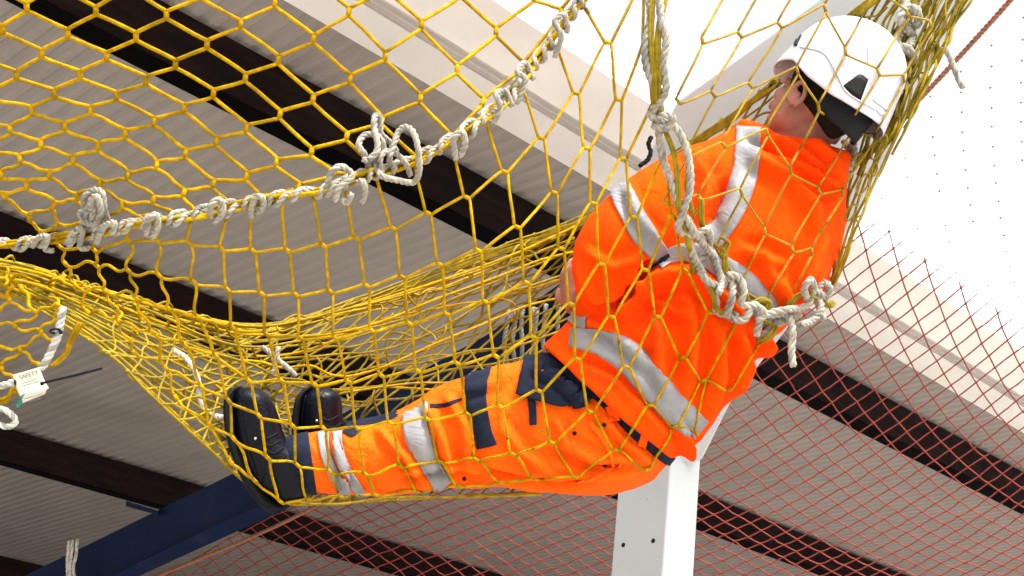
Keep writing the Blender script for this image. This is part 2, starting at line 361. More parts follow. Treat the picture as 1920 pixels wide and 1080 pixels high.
def folds(o, lines, namp=.004, nsc=9., stretch=(1, 1, 1), front_only=True, seed=0):
    me = o.data; n = len(me.vertices); co = np.empty(n * 3); me.vertices.foreach_get('co', co); co = co.reshape(-1, 3)
    no = np.array([v.normal[:] for v in me.vertices])
    cc = (co - CAM) @ RW; px = np.stack([cc[:, 0] / cc[:, 2] * F + 960, cc[:, 1] / cc[:, 2] * F + 540], 1)
    vd = nrm(cw([0, 0, 1])); facing = np.clip(-(no @ vd) * 1.5 + .3, 0, 1)
    disp = np.zeros(n)
    for pts, wd, amp in lines:
        best = np.full(n, 1e9); ends = np.ones(n); pts = np.array(pts, float)
        for i in range(len(pts) - 1):
            d_, t = segdist(px, pts[i], pts[i + 1]); m_ = d_ < best; best[m_] = d_[m_]
            e_ = (i + t) / (len(pts) - 1); ends[m_] = np.clip(np.minimum(e_, 1 - e_) * 5 + .15, 0, 1)[m_]
        prof_ = np.exp(-(best / wd) ** 2) - .45 * np.exp(-((best - 1.9 * wd) / wd) ** 2)
        disp += 2.5 * amp * prof_ * ends * facing
    for i in range(n):
        q = Vector((co[i][0] * stretch[0] + seed, co[i][1] * stretch[1], co[i][2] * stretch[2]))
        disp[i] += namp * (noise.noise(q * nsc) + .5 * noise.noise(q * nsc * 2.3))
    co += no * disp[:, None]; me.vertices.foreach_set('co', co.ravel()); me.update()

# ---- head frame
HF = nrm([-.58, -.31, .75]); HU = np.array([.44, -.86, .10]); HU = nrm(HU - (HU @ HF) * HF); HS = np.cross(HF, HU)
if HS[2] > 0: HS = -HS                            # HS: side that faces the camera
HFw, HUw, HSw = cw(HF), cw(HU), cw(HS)
HC = P(1582, 138, 2.95)
def H(f, s_, u_): return HC + f * HFw + s_ * HSw + u_ * HUw

body = TB()
# trunk, neck
chain(body, [(1175, 800, 2.97, .095), (1230, 700, 2.98, .10), (1320, 560, 2.98, .13), (1400, 420, 3.0, .105), (1450, 320, 3.01, .07), (1500, 262, 3.0, .058), (1540, 215, 2.98, .056)])
# head: skull, face, jaw
def ell(tb, c, rx, ry, rz, n=16):
    rings = []
    for i in range(1, n):
        ph = math.pi * i / n; rings.append([H(c[0] + rx * math.sin(ph) * math.cos(t), c[1] + ry * math.sin(ph) * math.sin(t), c[2] + rz * math.cos(ph)) for t in np.linspace(0, 2 * math.pi, 20, endpoint=False)])
    tb.loft(rings)
HB = HC; HC = H(.016, 0, -.024)
ell(body, (-.010, 0, -.006), .094, .076, .098)
ell(body, (.040, 0, -.085), .055, .062, .072)
ell(body, (.050, 0, -.125), .040, .040, .034)
chainw(body, [(*H(.094, 0, -.055), .008), (*H(.113, 0, -.088), .013)])            # nose
chainw(body, [(*H(.086, .028, -.035), .010), (*H(.090, 0, -.032), .010), (*H(.086, -.028, -.035), .010)])   # brow
chainw(body, [(*H(.090, .018, -.118), .007), (*H(.096, 0, -.117), .008), (*H(.090, -.018, -.118), .007)])    # lips
ell(body, (.060, .045, -.075), .022, .018, .020)   # cheekbones
ell(body, (.060, -.045, -.075), .022, .018, .020)
for sg in (1, -1):                                 # ears
    pts = [(-.006 + .018 * math.cos(t), sg * (.079 + .006 * abs(math.sin(t))), -.078 + .029 * math.sin(t)) for t in np.linspace(-.6, 4.2, 14)]
    body.tube([H(*q) for q in pts], .0062, 8)
    ell(body, (-.002, sg * .077, -.085), .012, .006, .020)
HC = HB
# arms
LA = [(1330, 360, 2.98, .045), (1225, 410, 2.92, .045), (1150, 490, 2.88, .042), (1120, 545, 2.95, .038), (1098, 560, 3.05, .032), (1086, 560, 3.12, .027)]
RA = [(1500, 390, 3.05, .045), (1530, 450, 3.10, .048), (1480, 540, 3.16, .042), (1380, 570, 3.22, .036), (1290, 560, 3.28, .028)]
chain(body, LA); chain(body, RA)
def hand(x, y, d, dirs, up, sgn):
    w0 = P(x, y, d); f_ = nrm(cw(dirs)); u_ = cw(up); u_ = nrm(u_ - (u_ @ f_) * f_); s_ = np.cross(f_, u_) * sgn
    rings = []
    for t_, ww, hh in ((-.01, .024, .020), (.02, .032, .018), (.05, .040, .016), (.08, .041, .014), (.092, .036, .010)):
        rings.append([w0 + f_ * t_ + s_ * ww * math.cos(a) + u_ * hh * math.sin(a) for a in np.linspace(0, 2 * math.pi, 14, endpoint=False)])
    body.loft(rings)
    for k, (off, L, c0) in enumerate(((-.030, .030, .5), (-.010, .034, .42), (.010, .032, .46), (.029, .025, .55))):
        q = w0 + f_ * .082 + s_ * off; a = c0; pts = [(*q, .0092)]
        for j in range(3):
            dd = f_ * math.cos(a) - u_ * math.sin(a); q = q + dd * L * (1, .72, .6)[j]; pts.append((*q, (.0088, .0072, .0072)[j])); a += .62
        chainw(body, pts, 10)
    q = w0 + f_ * .022 - s_ * .026; pts = [(*q, .013)]
    for dd, L, rr in ((f_ * .6 - s_ * .8, .034, .0115), (f_ * .8 - s_ * .35 - u_ * .45, .028, .0095)): q = q + nrm(dd) * L; pts.append((*q, rr))
    chainw(body, pts, 10)
hand(1078, 575, 3.04, (-.10, -.85, .35), (-.8, .1, -.6), 1)
hand(1275, 556, 3.30, (-.9, -.1, .2), (0, -.3, -1), -1)
# legs
chain(body, [(1165, 815, 2.94, .085), (1050, 805, 2.93, .088), (880, 800, 2.92, .066), (780, 850, 2.90, .056), (640, 868, 2.88, .046), (560, 880, 2.87, .040), (520, 890, 2.86, .04), (490, 810, 2.86, .035)])
chain(body, [(1130, 780, 3.06, .085), (1020, 760, 3.10, .085), (870, 775, 3.12, .055), (770, 815, 3.10, .046), (660, 828, 3.06, .038), (610, 800, 3.04, .036), (600, 765, 3.04, .032)])
person = fuse(body, 'person', M['skin'], .0045, 3)
tag(person, "person in orange hi vis clothing and white helmet sitting slumped in the hanging yellow net", "person")

# ---- jacket
jk = TB()
J = [((1016, 648), (1254, 860), 2.93, .132), ((1040, 628), (1298, 843), 2.94, .137), ((1080, 585), (1350, 778), 2.95, .142), ((1105, 550), (1402, 700), 2.955, .145), ((1140, 500), (1462, 622), 2.96, .148),
     ((1165, 440), (1545, 548), 2.97, .150), ((1195, 360), (1570, 458), 2.98, .145), ((1262, 295), (1582, 378), 2.99, .128), ((1335, 258), (1588, 325), 2.99, .105), ((1382, 236), (1590, 298), 2.99, .088)]
def interp_rings(J, per=4):
    a = np.array([[*j[0], *j[1], j[2], j[3]] for j in J]); return [ringpx((k[0], k[1]), (k[2], k[3]), k[4], k[5]) for k in crv(a, per)]
jk.loft(interp_rings(J))
# sleeves
chain(jk, [(1300, 345, 2.95, .075), (1235, 385, 2.90, .083), (1175, 440, 2.87, .085), (1142, 490, 2.87, .078), (1136, 545, 2.90, .066), (1128, 575, 2.96, .056), (1112, 585, 3.02, .048)], 6, 18)
chain(jk, [(1520, 385, 3.02, .075), (1510, 455, 3.05, .080), (1470, 545, 3.12, .068), (1390, 575, 3.20, .055), (1320, 565, 3.26, .048)], 6, 18)
# collar
C0 = [((1376, 250), (1588, 318), 2.99, .088), ((1384, 226), (1593, 294), 2.99, .082), ((1390, 220), (1591, 286), 2.99, .072)]
jk.loft(interp_rings(C0, 3))
jacket = fuse(jk, 'jacket', M['jacket'], .0065, 5)
attach(jacket, person)
folds(jacket, [
    ([(1240, 520), (1300, 510), (1400, 600)], 12, .010), ([(1290, 560), (1300, 640), (1290, 720)], 13, .010), ([(1350, 610), (1350, 700), (1320, 790)], 12, .011), ([(1390, 620), (1400, 680), (1370, 750)], 10, .010),
    ([(1230, 590), (1235, 680), (1255, 760)], 12, .007), ([(1160, 600), (1190, 560), (1260, 500)], 13, .012), ([(1150, 585), (1180, 560), (1215, 500)], 9, -.020), ([(1385, 470), (1430, 480), (1470, 560)], 11, .009),
    ([(1440, 480), (1470, 500), (1480, 590)], 10, .008), ([(1400, 290), (1480, 330), (1540, 400)], 13, .009), ([(1440, 240), (1510, 270), (1570, 320)], 8, -.011), ([(1395, 262), (1480, 285), (1578, 345)], 7, -.010),
    ([(1480, 290), (1540, 340), (1575, 360)], 10, .009), ([(1330, 420), (1350, 380), (1365, 330)], 12, -.010), ([(1300, 300), (1320, 360), (1310, 420)], 13, .008), ([(1520, 380), (1540, 450), (1500, 560)], 14, .008),
    ([(1085, 500), (1120, 560), (1160, 545)], 10, .009), ([(1100, 470), (1150, 500), (1200, 480)], 9, .006), ([(1090, 600), (1150, 625), (1230, 700)], 10, .007), ([(1240, 270), (1290, 300), (1300, 350)], 10, -.006),
    ([(1060, 655), (1160, 700), (1285, 830)], 8, -.005), ([(1270, 800), (1290, 830), (1290, 860)], 8, .010), ([(1180, 520), (1220, 560), (1300, 600)], 8, .007), ([(1420, 620), (1440, 640), (1430, 680)], 8, .010),
    ([(1180, 345), (1190, 400), (1230, 450)], 10, .005)], .0055, 8., seed=3)

# ---- trousers
tr = TB()
Tn = [((572, 922), (562, 814)), ((590, 923), (582, 811)), ((620, 925), (612, 806)), ((680, 930), (670, 798)), ((745, 928), (738, 786)), ((800, 922), (800, 755)), ((850, 914), (850, 718)), ((900, 912), (900, 694)),
      ((960, 914), (960, 680)), ((1020, 920), (1030, 672)), ((1085, 926), (1100, 680)), ((1150, 926), (1170, 712)), ((1200, 908), (1228, 760)), ((1234, 880), (1254, 812))]
dz = [.060, .064, .066, .07, .076, .084, .09, .096, .104, .112, .12, .122, .11, .07]
dd_ = [2.88, 2.88, 2.885, 2.89, 2.895, 2.90, 2.91, 2.92, 2.93, 2.935, 2.94, 2.95, 2.96, 2.97]
tr.loft(interp_rings([(*t, dd_[i], dz[i]) for i, t in enumerate(Tn)], 3))
chain(tr, [(1165, 815, 2.99, .12), (1185, 770, 2.98, .125), (1220, 710, 2.98, .118)], 5, 20)
tr.loft(interp_rings([((1075, 790), (1238, 882), 2.97, .12), ((1080, 745), (1262, 858), 2.97, .125), ((1110, 700), (1300, 830), 2.97, .12)], 3))
chain(tr, [(1140, 785, 3.07, .12), (1020, 765, 3.11, .10), (870, 770, 3.13, .074), (770, 812, 3.10, .060), (670, 828, 3.06, .050), (645, 828, 3.05, .048)], 6, 18)
trousers = fuse(tr, 'trousers', [M['trouser'], M['navy']], .0065, 4); attach(trousers, person)
folds(trousers, [([(800, 760), (830, 830), (850, 900)], 9, .007), ([(835, 740), (870, 800), (880, 880)], 9, .006), ([(700, 800), (760, 860), (800, 915)], 8, .006), ([(1040, 780), (1060, 830), (1130, 870)], 8, .006),
    ([(1130, 780), (1170, 830), (1225, 870)], 7, .006), ([(1020, 840), (1100, 880), (1200, 880)], 8, -.007), ([(860, 740), (930, 720), (950, 700)], 8, .004), ([(940, 800), (980, 850), (1060, 900)], 10, .006),
    ([(1000, 700), (1040, 710), (1110, 770)], 7, .007), ([(1180, 760), (1210, 800), (1260, 850)], 6, -.006), ([(620, 820), (640, 870), (650, 920)], 6, .004), ([(900, 880), (1000, 905), (1110, 905)], 6, -.008), ([(745, 905), (830, 890), (930, 900)], 7, -.007)], .004, 11., seed=9)
me = trousers.data
for p_ in me.polygons:
    x, y, d = proj(p_.center)
    if d > 3.02 and x < 745: p_.material_index = 1

cf = TB(); cf.loft(interp_rings([((548, 926), (522, 826), 2.88, .060), ((560, 928), (540, 818), 2.88, .067), ((578, 929), (560, 812), 2.88, .068), ((594, 927), (578, 809), 2.88, .0665)], 4))
cf.obj('cuff', M['navy'], trousers)
# ---- boots
def boot(name, rings, shaft, sole, lab):
    t_ = TB(); t_.loft(interp_rings(rings, 3)); chain(t_, shaft, 5, 16)
    b = fuse(t_, name, M['boot'], .005, 3); attach(b, person); b['label'] = lab
    s_ = TB(); s_.loft(interp_rings(sole, 3)); so_ = s_.obj('sole', M['sole'], b)
    for p in so_.data.polygons: p.use_smooth = True
    return b
bt1 = boot('boot', [((452, 726), (482, 726), 2.86, .022), ((436, 742), (505, 744), 2.86, .045), ((436, 790), (522, 782), 2.86, .052), ((446, 835), (535, 822), 2.86, .054), ((462, 880), (570, 862), 2.86, .052), ((490, 925), (590, 905), 2.86, .046), ((515, 948), (580, 935), 2.86, .03)],
     [(535, 885, 2.87, .058), (575, 872, 2.875, .060), (600, 868, 2.88, .056)],
     [((434, 728), (452, 724), 2.86, .030), ((424, 748), (444, 744), 2.86, .050), ((426, 800), (446, 794), 2.86, .054), ((438, 850), (460, 842), 2.86, .052), ((458, 900), (480, 890), 2.86, .046), ((488, 945), (512, 932), 2.86, .044), ((512, 962), (540, 948), 2.86, .036)], "black leather boot of the nearer leg")
bt2 = boot('boot', [((586, 726), (618, 726), 3.02, .022), ((566, 745), (638, 742), 3.02, .044), ((560, 785), (642, 780), 3.02, .050), ((562, 825), (650, 815), 3.02, .052), ((575, 860), (660, 850), 3.02, .045)],
     [(615, 830, 3.03, .050), (640, 828, 3.05, .048)],
     [((570, 728), (588, 724), 3.02, .028), ((556, 750), (572, 746), 3.02, .048), ((550, 800), (566, 796), 3.02, .052), ((556, 850), (574, 845), 3.02, .050), ((575, 885), (592, 875), 3.02, .04)], "black leather boot of the farther leg, toe up")

# ---- decals raised from the cloth: real strips lying on the surface
bpy.context.view_layer.update()
def bvh_of(objs):
    vs, fs = [], []
    for o in objs:
        off = len(vs); vs += [o.matrix_world @ v.co for v in o.data.vertices]; fs += [tuple(off + i for i in p.vertices) for p in o.data.polygons]
    return BVHTree.FromPolygons(vs, fs)
def ray(bv, x, y):
    d = P(x, y, 1) - CAM; dn = nrm(d); h = bv.ray_cast(Vector(CAM), Vector(dn))
    return (None, None) if h[0] is None else (np.array(h[0]), np.array(h[1]))
def strip(name, host, bv, A, B, m, off=.0045, nl=34, nw_=10, thick=.002):
    A = resample(crv(A, 6), 1e-9 + np.linalg.norm(np.diff(crv(A, 6), axis=0), axis=1).sum() / nl); B = resample(crv(B, 6), 1e-9 + np.linalg.norm(np.diff(crv(B, 6), axis=0), axis=1).sum() / nl)
    n = min(len(A), len(B)); G = []
    for i in range(n):
        row = []
        for j in range(nw_):
            x, y = A[i] + (B[i] - A[i]) * j / (nw_ - 1); h, no = ray(bv, x, y)
            if h is None: row.append(None); continue
            vd = nrm(CAM - h); q = h + no * off * (1 if no @ vd > 0 else -1)
            row.append(q)
        G.append(row)
    # drop points that jump to another surface behind
    t_ = TB(); t_.grid(G)
    keep = []
    for f_ in t_.f:
        q = [np.array(t_.v[i]) for i in f_]
        if max(np.linalg.norm(q[a] - q[(a + 1) % 4]) for a in range(4)) < .045: keep.append(f_)
    if not keep: return None
    par = {}
    def find(a):
        while par.setdefault(a, a) != a: a = par[a]
        return a
    for f_ in keep:
        for q in f_[1:]: par[find(q)] = find(f_[0])
    cnt = {}
    for f_ in keep: cnt[find(f_[0])] = cnt.get(find(f_[0]), 0) + 1
    big = max(cnt, key=cnt.get); keep = [f_ for f_ in keep if find(f_[0]) == big]
    us = sorted({q for f_ in keep for q in f_}); mp_ = {q: i for i, q in enumerate(us)}; t_.v = [t_.v[q] for q in us]; keep = [tuple(mp_[q] for q in f_) for f_ in keep]; t_.f = keep; t_.mi = [0] * len(keep)
    ob = t_.obj(name, m, host); md = ob.modifiers.new('s', 'SOLIDIFY'); md.thickness = thick; md.offset = 0
    return ob
def band(name, host, bv, pts, hw, m, **k):
    p = crv(np.array(pts, float), 5); t = np.gradient(p, axis=0); t /= np.linalg.norm(t, axis=1)[:, None]; n = np.stack([-t[:, 1], t[:, 0]], 1)
    h = np.interp(np.linspace(0, 1, len(p)), np.linspace(0, 1, len(hw)), hw)[:, None] if hasattr(hw, '__len__') else hw
    return strip(name, host, bv, p + n * h, p - n * h, m, **k)
bj, btr = bvh_of([jacket]), bvh_of([trousers])
T_ = M['reflect']
band('reflective_band', jacket, bj, [(1405, 240), (1402, 290), (1393, 340), (1375, 390), (1345, 435), (1312, 478)], [22, 24, 23, 22, 22, 20], T_)
band('reflective_band', jacket, bj, [(1235, 498), (1262, 478), (1310, 478), (1350, 500), (1390, 530), (1430, 575), (1452, 612)], [10, 16, 20, 22, 24, 26, 18], T_)
band('reflective_band', jacket, bj, [(1160, 350), (1178, 392), (1205, 440), (1240, 482)], [20, 21, 22, 17], T_)
band('reflective_band', jacket, bj, [(1070, 634), (1120, 640), (1175, 668), (1215, 710), (1250, 752), (1312, 806)], [16, 24, 27, 27, 27, 24], T_, nl=36)
band('reflective_band', jacket, bj, [(1060, 582), (1082, 604), (1100, 606)], 9, T_)
band('pen_loop', jacket, bj, [(1222, 505), (1240, 488), (1255, 478)], [3, 6, 3], M['navy'], off=.006)
band('reflective_band', trousers, btr, [(606, 812), (612, 850), (628, 890), (650, 925)], 11, T_)
band('reflective_band', trousers, btr, [(632, 810), (637, 845), (652, 885), (678, 925)], 9, T_)
band('reflective_band', trousers, btr, [(778, 758), (782, 810), (800, 860), (832, 912)], [24, 24, 21, 18], T_)
strip('navy_panel', trousers, btr, [(872, 700), (874, 740), (880, 790), (896, 842)], [(922, 690), (912, 735), (918, 790), (930, 834)], M['navy'])
strip('navy_panel', trousers, btr, [(988, 662), (1015, 672), (1080, 680), (1150, 735)], [(966, 742), (1010, 754), (1060, 764), (1116, 752)], M['navy'], nl=30, nw_=24, off=.013)
band('belt_loop', trousers, btr, [(995, 735), (999, 770), (1000, 797)], 7, M['navy'], off=.005)
band('waistband', trousers, btr, [(1115, 735), (1165, 785), (1215, 830), (1262, 868)], 11, M['navy'])
band('belt_loop', trousers, btr, [(1143, 762), (1153, 790)], 10, M['trouser'], off=.006)
band('belt_loop', trousers, btr, [(1210, 815), (1200, 838)], 8, M['trouser'], off=.006)
band('pocket_flap', trousers, btr, [(1105, 792), (1135, 830), (1150, 870)], [4, 5, 3], M['trouser'], off=.006)
band('pocket_flap', trousers, btr, [(1065, 905), (1120, 895), (1165, 868)], [2, 3, 2], M['trouser'], off=.006)
band('knee_pocket', trousers, btr, [(806, 762), (835, 760), (866, 748)], [3, 4, 2], M['navy'], off=.002)
band('knee_pocket', trousers, btr, [(645, 806), (660, 812), (672, 806)], [6, 8, 4], M['navy'], off=.002)
for (x, y) in ((1078, 812), (1134, 796), (1134, 874), (1145, 879), (870, 898)):
    h, no = ray(btr, x, y)
    if h is not None:
        t_ = TB(); t_.tube([h - no * .001, h + no * .003], .0042, 10); t_.obj('press_stud', M['black'], trousers)
# cloth label and seams as fine raised threads
def seam(host, bv, pts, r_=.0012, m=None, name='seam'):
    q = [];
    for x, y in resample(crv(np.array(pts, float), 6), 4.):
        h, no = ray(bv, x, y)
        if h is not None: q.append(h + no * r_ * .6)
    if len(q) > 3:
        t_ = TB(); t_.tube(np.array(q), r_, 5); t_.obj(name, m, host)
seam(trousers, btr, [(1060, 800), (1085, 855), (1140, 880)], m=M['trouser']); seam(trousers, btr, [(940, 700), (935, 780), (950, 850)], m=M['trouser'])
seam(trousers, btr, [(1010, 830), (1040, 880), (1080, 900)], m=M['trouser']); seam(trousers, btr, [(1100, 780), (1160, 790), (1190, 850), (1180, 885)], m=M['trouser'])
# boots: eyelets, laces, toe seam
for b_o, xs in ((bt1, [(479, 822)]), (bt2, [(594, 789)])):
    bb_ = bvh_of([b_o])
    for x, y in xs:
        h, no = ray(bb_, x, y)
        if h is not None: e_ = TB(); e_.ball(h + no * .002, .0035); e_.obj('eyelet', M['steel_eye'], b_o)
    x0, y0 = xs[0]
    for k in range(4): seam(b_o, bb_, [(x0 + 6 + k * 6, y0 - 8 + k * 14), (x0 + 22 + k * 6, y0 + k * 14), (x0 + 40 + k * 6, y0 - 10 + k * 14)], .0022, M['sole'], 'lace')
    seam(b_o, bb_, [(x0 - 28, y0 - 65), (x0 - 22, y0 - 30), (x0 - 12, y0 + 20), (x0 + 5, y0 + 70)] if b_o is bt1 else [(x0 - 20, y0 - 50), (x0 - 26, y0 - 20), (x0 - 28, y0 + 30)], .0014, M['boot'], 'seam')

# ---- hair and helmet
HC = H(.010, 0, -.020)
hr = TB(); G = []
for i in range(15):
    u_ = i / 14; row = []
    for j in range(33):
        th_ = math.radians(52 + (360 - 104) * j / 32)    # 0 = front
        ph = math.radians(38 + 76 * u_)                   # from the crown down
        back = .5 - .5 * math.cos(th_); ph2 = ph + math.radians(34) * back ** 1.5 * u_
        rr = 1.0
        row.append(H((-.004 + .099 * math.sin(ph2) * math.cos(th_)) , .081 * math.sin(ph2) * math.sin(th_), -.014 + .103 * math.cos(ph2) - .02 * back * u_))
    G.append(row)
hr.grid(G); hair = hr.obj('hair', M['hair'], person); md = hair.modifiers.new('s', 'SOLIDIFY'); md.thickness = .005
HC = HB
def zedge(t):                                     # t degrees from the front
    return np.interp(t, [0, 30, 50, 75, 100, 125, 150, 180], [-.036, -.037, -.037, -.044, -.072, -.088, -.090, -.086])
hm = TB(); G = []
for j in range(73):
    t = 5 * j; ta = t if t <= 180 else 360 - t; ze = float(zedge(ta)); c_, s_ = math.cos(math.radians(t)), math.sin(math.radians(t)); row = []
    for i in range(17):
        v_ = i / 16
        if v_ <= .72:                              # dome
            ph = (v_ / .72) * math.pi / 2; z = .120 * math.cos(ph); k_ = math.sin(ph) ** .92
            ridge = .004 * math.exp(-((abs(math.radians(min(ta, 180 - ta))) - .35) / .16) ** 2) * math.sin(ph)
            a_, b__ = .132 + ridge, .113 + ridge
            row.append((a_ * k_ * c_, b__ * k_ * s_, z))
        else:
            w_ = (v_ - .72) / .28; z = ze * w_
            flare = .004 * w_ + .026 * max(0, math.cos(math.radians(ta)) - .35) ** 1.2 * w_ ** 1.8 + .010 * max(0, -math.cos(math.radians(ta))) * w_ ** 2
            lip = .004 * (1 if w_ > .25 else w_ * 4)
            row.append(((.132 + flare + lip) * c_, (.113 + .003 * w_ + lip) * s_, z - .022 * w_ * max(0, math.cos(math.radians(ta)) - .35)))
    G.append([H(*q) for q in row])
hm.grid(G); helmet = hm.obj('helmet', M['helmet'], person)
md = helmet.modifiers.new('s', 'SOLIDIFY'); md.thickness = .0035; md.offset = -1; md = helmet.modifiers.new('d', 'SUBSURF'); md.levels = 1; md.render_levels = 1
bpy.context.view_layer.update(); bh = bvh_of([helmet])
strip('vent', helmet, bh, [(1581, 161), (1596, 177), (1613, 188)], [(1592, 153), (1612, 140), (1627, 150)], M['black'], off=.002, nl=8, nw_=6)
strip('vent', helmet, bh, [(1482, 86), (1489, 74), (1500, 60)], [(1495, 87), (1498, 78), (1508, 58)], M['black'], off=.002, nl=8, nw_=5)
seam(helmet, bh, [(1592, 150), (1602, 168), (1608, 184)], .0012, M['helmet'], 'vent_rib')
seam(helmet, bh, [(1620, 50), (1627, 85), (1628, 120)], .0016, M['helmet'], 'ridge'); seam(helmet, bh, [(1500, 88), (1545, 100), (1570, 140), (1590, 175), (1640, 205)], .0018, M['helmet'], 'ridge')
seam(helmet, bh, [(1636, 186), (1652, 198), (1663, 206)], .002, M['helmet'], 'clip'); seam(helmet, bh, [(1643, 204), (1650, 214), (1658, 212)], .002, M['helmet'], 'clip')
# harness cradle at the nape
nb = TB(); G = []
for j in range(25):
    th_ = math.radians(118 + 124 * j / 24); G.append([H((-.004 + (.108 - .012 * w_) * math.cos(th_)), (.094 - .008 * w_) * math.sin(th_), -.058 - .050 * w_ - .022 * w_ * max(0, -math.cos(th_))) for w_ in np.linspace(0, 1, 6)])
nb.grid(G); o = nb.obj('nape_strap', M['black'], helmet); md = o.modifiers.new('s', 'SOLIDIFY'); md.thickness = .003
bpy.context.view_layer.update()
PB = bvh_of([jacket, trousers, helmet, bt1, bt2, person] + [c for b in (bt1, bt2) for c in b.children if c.name.startswith('sole')])

# ================================================================ NETS
CT = np.array([(-100, -50, 2.15), (300, -50, 2.25), (600, 0, 2.35), (1050, 0, 2.55), (0, 300, 2.35), (0, 500, 2.6), (300, 420, 2.35), (600, 350, 2.33), (850, 260, 2.40), (300, 560, 2.42), (600, 620, 2.48), (480, 800, 2.62), (560, 940, 2.84),
  (900, 600, 2.50), (900, 420, 2.42), (1050, 300, 2.5), (1200, 80, 2.55), (1200, 300, 2.66), (1250, 560, 2.72), (1500, 100, 2.74), (1500, 500, 2.76), (1100, 905, 2.88), (820, 925, 2.84), (700, 800, 2.68), (1000, 780, 2.70), (1740, 100, 2.9), (1690, 260, 2.92), (1580, 560, 2.9), (1400, 700, 2.82), (300, 760, 2.6), (100, 640, 2.55)])
def front(x, y, clear=.008):
    d2 = (CT[:, 0] - x) ** 2 + (CT[:, 1] - y) ** 2 + 900; w_ = d2 ** -1.6; d = (w_ * CT[:, 2]).sum() / w_.sum()
    h, no = ray(PB, x, y)
    if h is not None:
        hd = proj(h)[2] - clear
        if d > hd or hd - d < .10: d = min(hd, d + .06) if d < hd else hd
    return d
def FP(x, y, clear=.008): return P(x, y, front(x, y, clear))

def netgrid(tb, K, edges, r_=.0034, bar=6., slack=None, fn=FP, m=0, seg=7, knot=1.35):
    """K: key -> (x, y); edges: (key, key, 'i'|'j').  Twine runs knot to knot, each knot a short doubled bar."""
    nb_ = {k: {} for k in K}
    for a, b, d in edges: nb_[a][d + '+'] = K[b]; nb_[b][d + '-'] = K[a]
    end = {}
    for k, p in K.items():
        p = np.array(p, float); g1 = [np.array(nb_[k][q]) - p for q in ('i-', 'j-') if q in nb_[k]]; g2 = [np.array(nb_[k][q]) - p for q in ('i+', 'j+') if q in nb_[k]]
        v_ = np.zeros(2)
        for q in g1: v_ += q / (np.linalg.norm(q) + 1)
        for q in g2: v_ -= q / (np.linalg.norm(q) + 1)
        v_ = v_ / (np.linalg.norm(v_) + 1e-6) * bar; end[k] = (p + v_, p - v_)
        q = [fn(*(p + v_), .009), fn(*p, .009), fn(*(p - v_), .009)]; tb.tube(np.array(q), r_ * knot, 7, m)
    for a, b, d in edges:
        p0 = end[a][1]; p1 = end[b][0]; L = np.linalg.norm(p1 - p0); t = np.linspace(0, 1, seg); n = np.array([-(p1 - p0)[1], (p1 - p0)[0]]) / (L + 1e-6)
        s_ = slack(*((p0 + p1) / 2)) if slack else 0.; s_ = s_ * (random.choice((-1, 1)) * random.uniform(.5, 1)) + random.uniform(-.012, .012)
        s2 = random.uniform(-.012, .012) + (slack(*((p0 + p1) / 2)) * random.uniform(-.4, .4) if slack else 0)
        pts = [p0 + (p1 - p0) * u_ + n * L * (s_ * math.sin(2 * math.pi * u_) * .5 + s2 * math.sin(math.pi * u_)) for u_ in t]
        q = np.array([fn(x, y) for x, y in pts]); tb.tube(q, r_ * random.uniform(.94, 1.04), 7, m)
def table(rows, i0, j0):                          # rows[j] = list of points along i, None to skip
    return {(i0 + i, j0 + j): p for j, row in enumerate(rows) for i, p in enumerate(row) if p is not None}
def auto(K):
    E_ = []
    for (i, j) in K:
        if (i + 1, j) in K: E_.append(((i, j), (i + 1, j), 'i'))
        if (i, j + 1) in K: E_.append(((i, j), (i, j + 1), 'j'))
    return E_
h2 = lambda L, ox=0, oy=0: [None if p is None else (p[0] / 2 + ox, p[1] / 2 + oy) for p in L]
# upper panel in the foreground: i runs down-right, j down-left
KU = {}
def put(K, j, i0, pts):
    for k, p in enumerate(pts):
        if p is not None: K[i0 + k, j] = p
put(KU, -8, 5, [(1015, -75), (1075, -20)])
put(KU, -7, 4, [(925, -80), (1000, -5), (1052, 24)])
put(KU, -6, 4, [(867, -12), (930, 60), (980, 124)])
put(KU, -5, 3, [(725, -25), (790, 47), (857, 130), (905, 192)])
put(KU, -4, 2, [(590, -45), (654, 22), (722, 105), (788, 185), (845, 262)])
put(KU, -3, 1, [(455, -65), (515, 5), (588, 73), (656, 147), (716, 226), (775, 298)])
put(KU, -2, 0, [(310, -75), (375, -10), (450, 45), (522, 112), (587, 185), (650, 256), (705, 325)])
put(KU, -1, -1, [(175, -75), (240, -30), (312, 28), (388, 83), (460, 145), (525, 215), (584, 285), (622, 328)])
put(KU, 0, -1, [(105, -35), (180, 20), (255, 68), (329, 120), (400, 175), (462, 240), (519, 305), (560, 350)])
put(KU, 1, -2, [(-25, -40), (50, 13), (127, 62), (200, 105), (274, 150), (345, 203), (406, 265), (463, 330), (485, 372)])
put(KU, 2, -2, [(-65, 15), (5, 55), (78, 100), (150, 140), (219, 180), (289, 228), (348, 288), (400, 345), (430, 390)])
put(KU, 3, -2, [(-115, 65), (-40, 100), (31, 140), (102, 175), (170, 207), (235, 250), (294, 310), (345, 362), (360, 400)])
put(KU, 4, -1, [(-95, 150), (-20, 178), (59, 207), (121, 237), (184, 275), (240, 330), (288, 375), (325, 405)])
put(KU, 5, -1, [(-120, 190), (-50, 215), (19, 243), (76, 270), (137, 300), (188, 345), (230, 385), (265, 412)])
put(KU, 6, -1, [(-140, 225), (-75, 250), (-20, 275), (37, 298), (92, 327), (145, 370), (185, 418)])
put(KU, 7, 0, [(-100, 285), (-50, 310), (2, 328), (50, 347), (100, 385), (105, 425)])
put(KU, 8, 1, [(-70, 340), (-30, 352), (8, 367), (55, 408), (75, 440)])
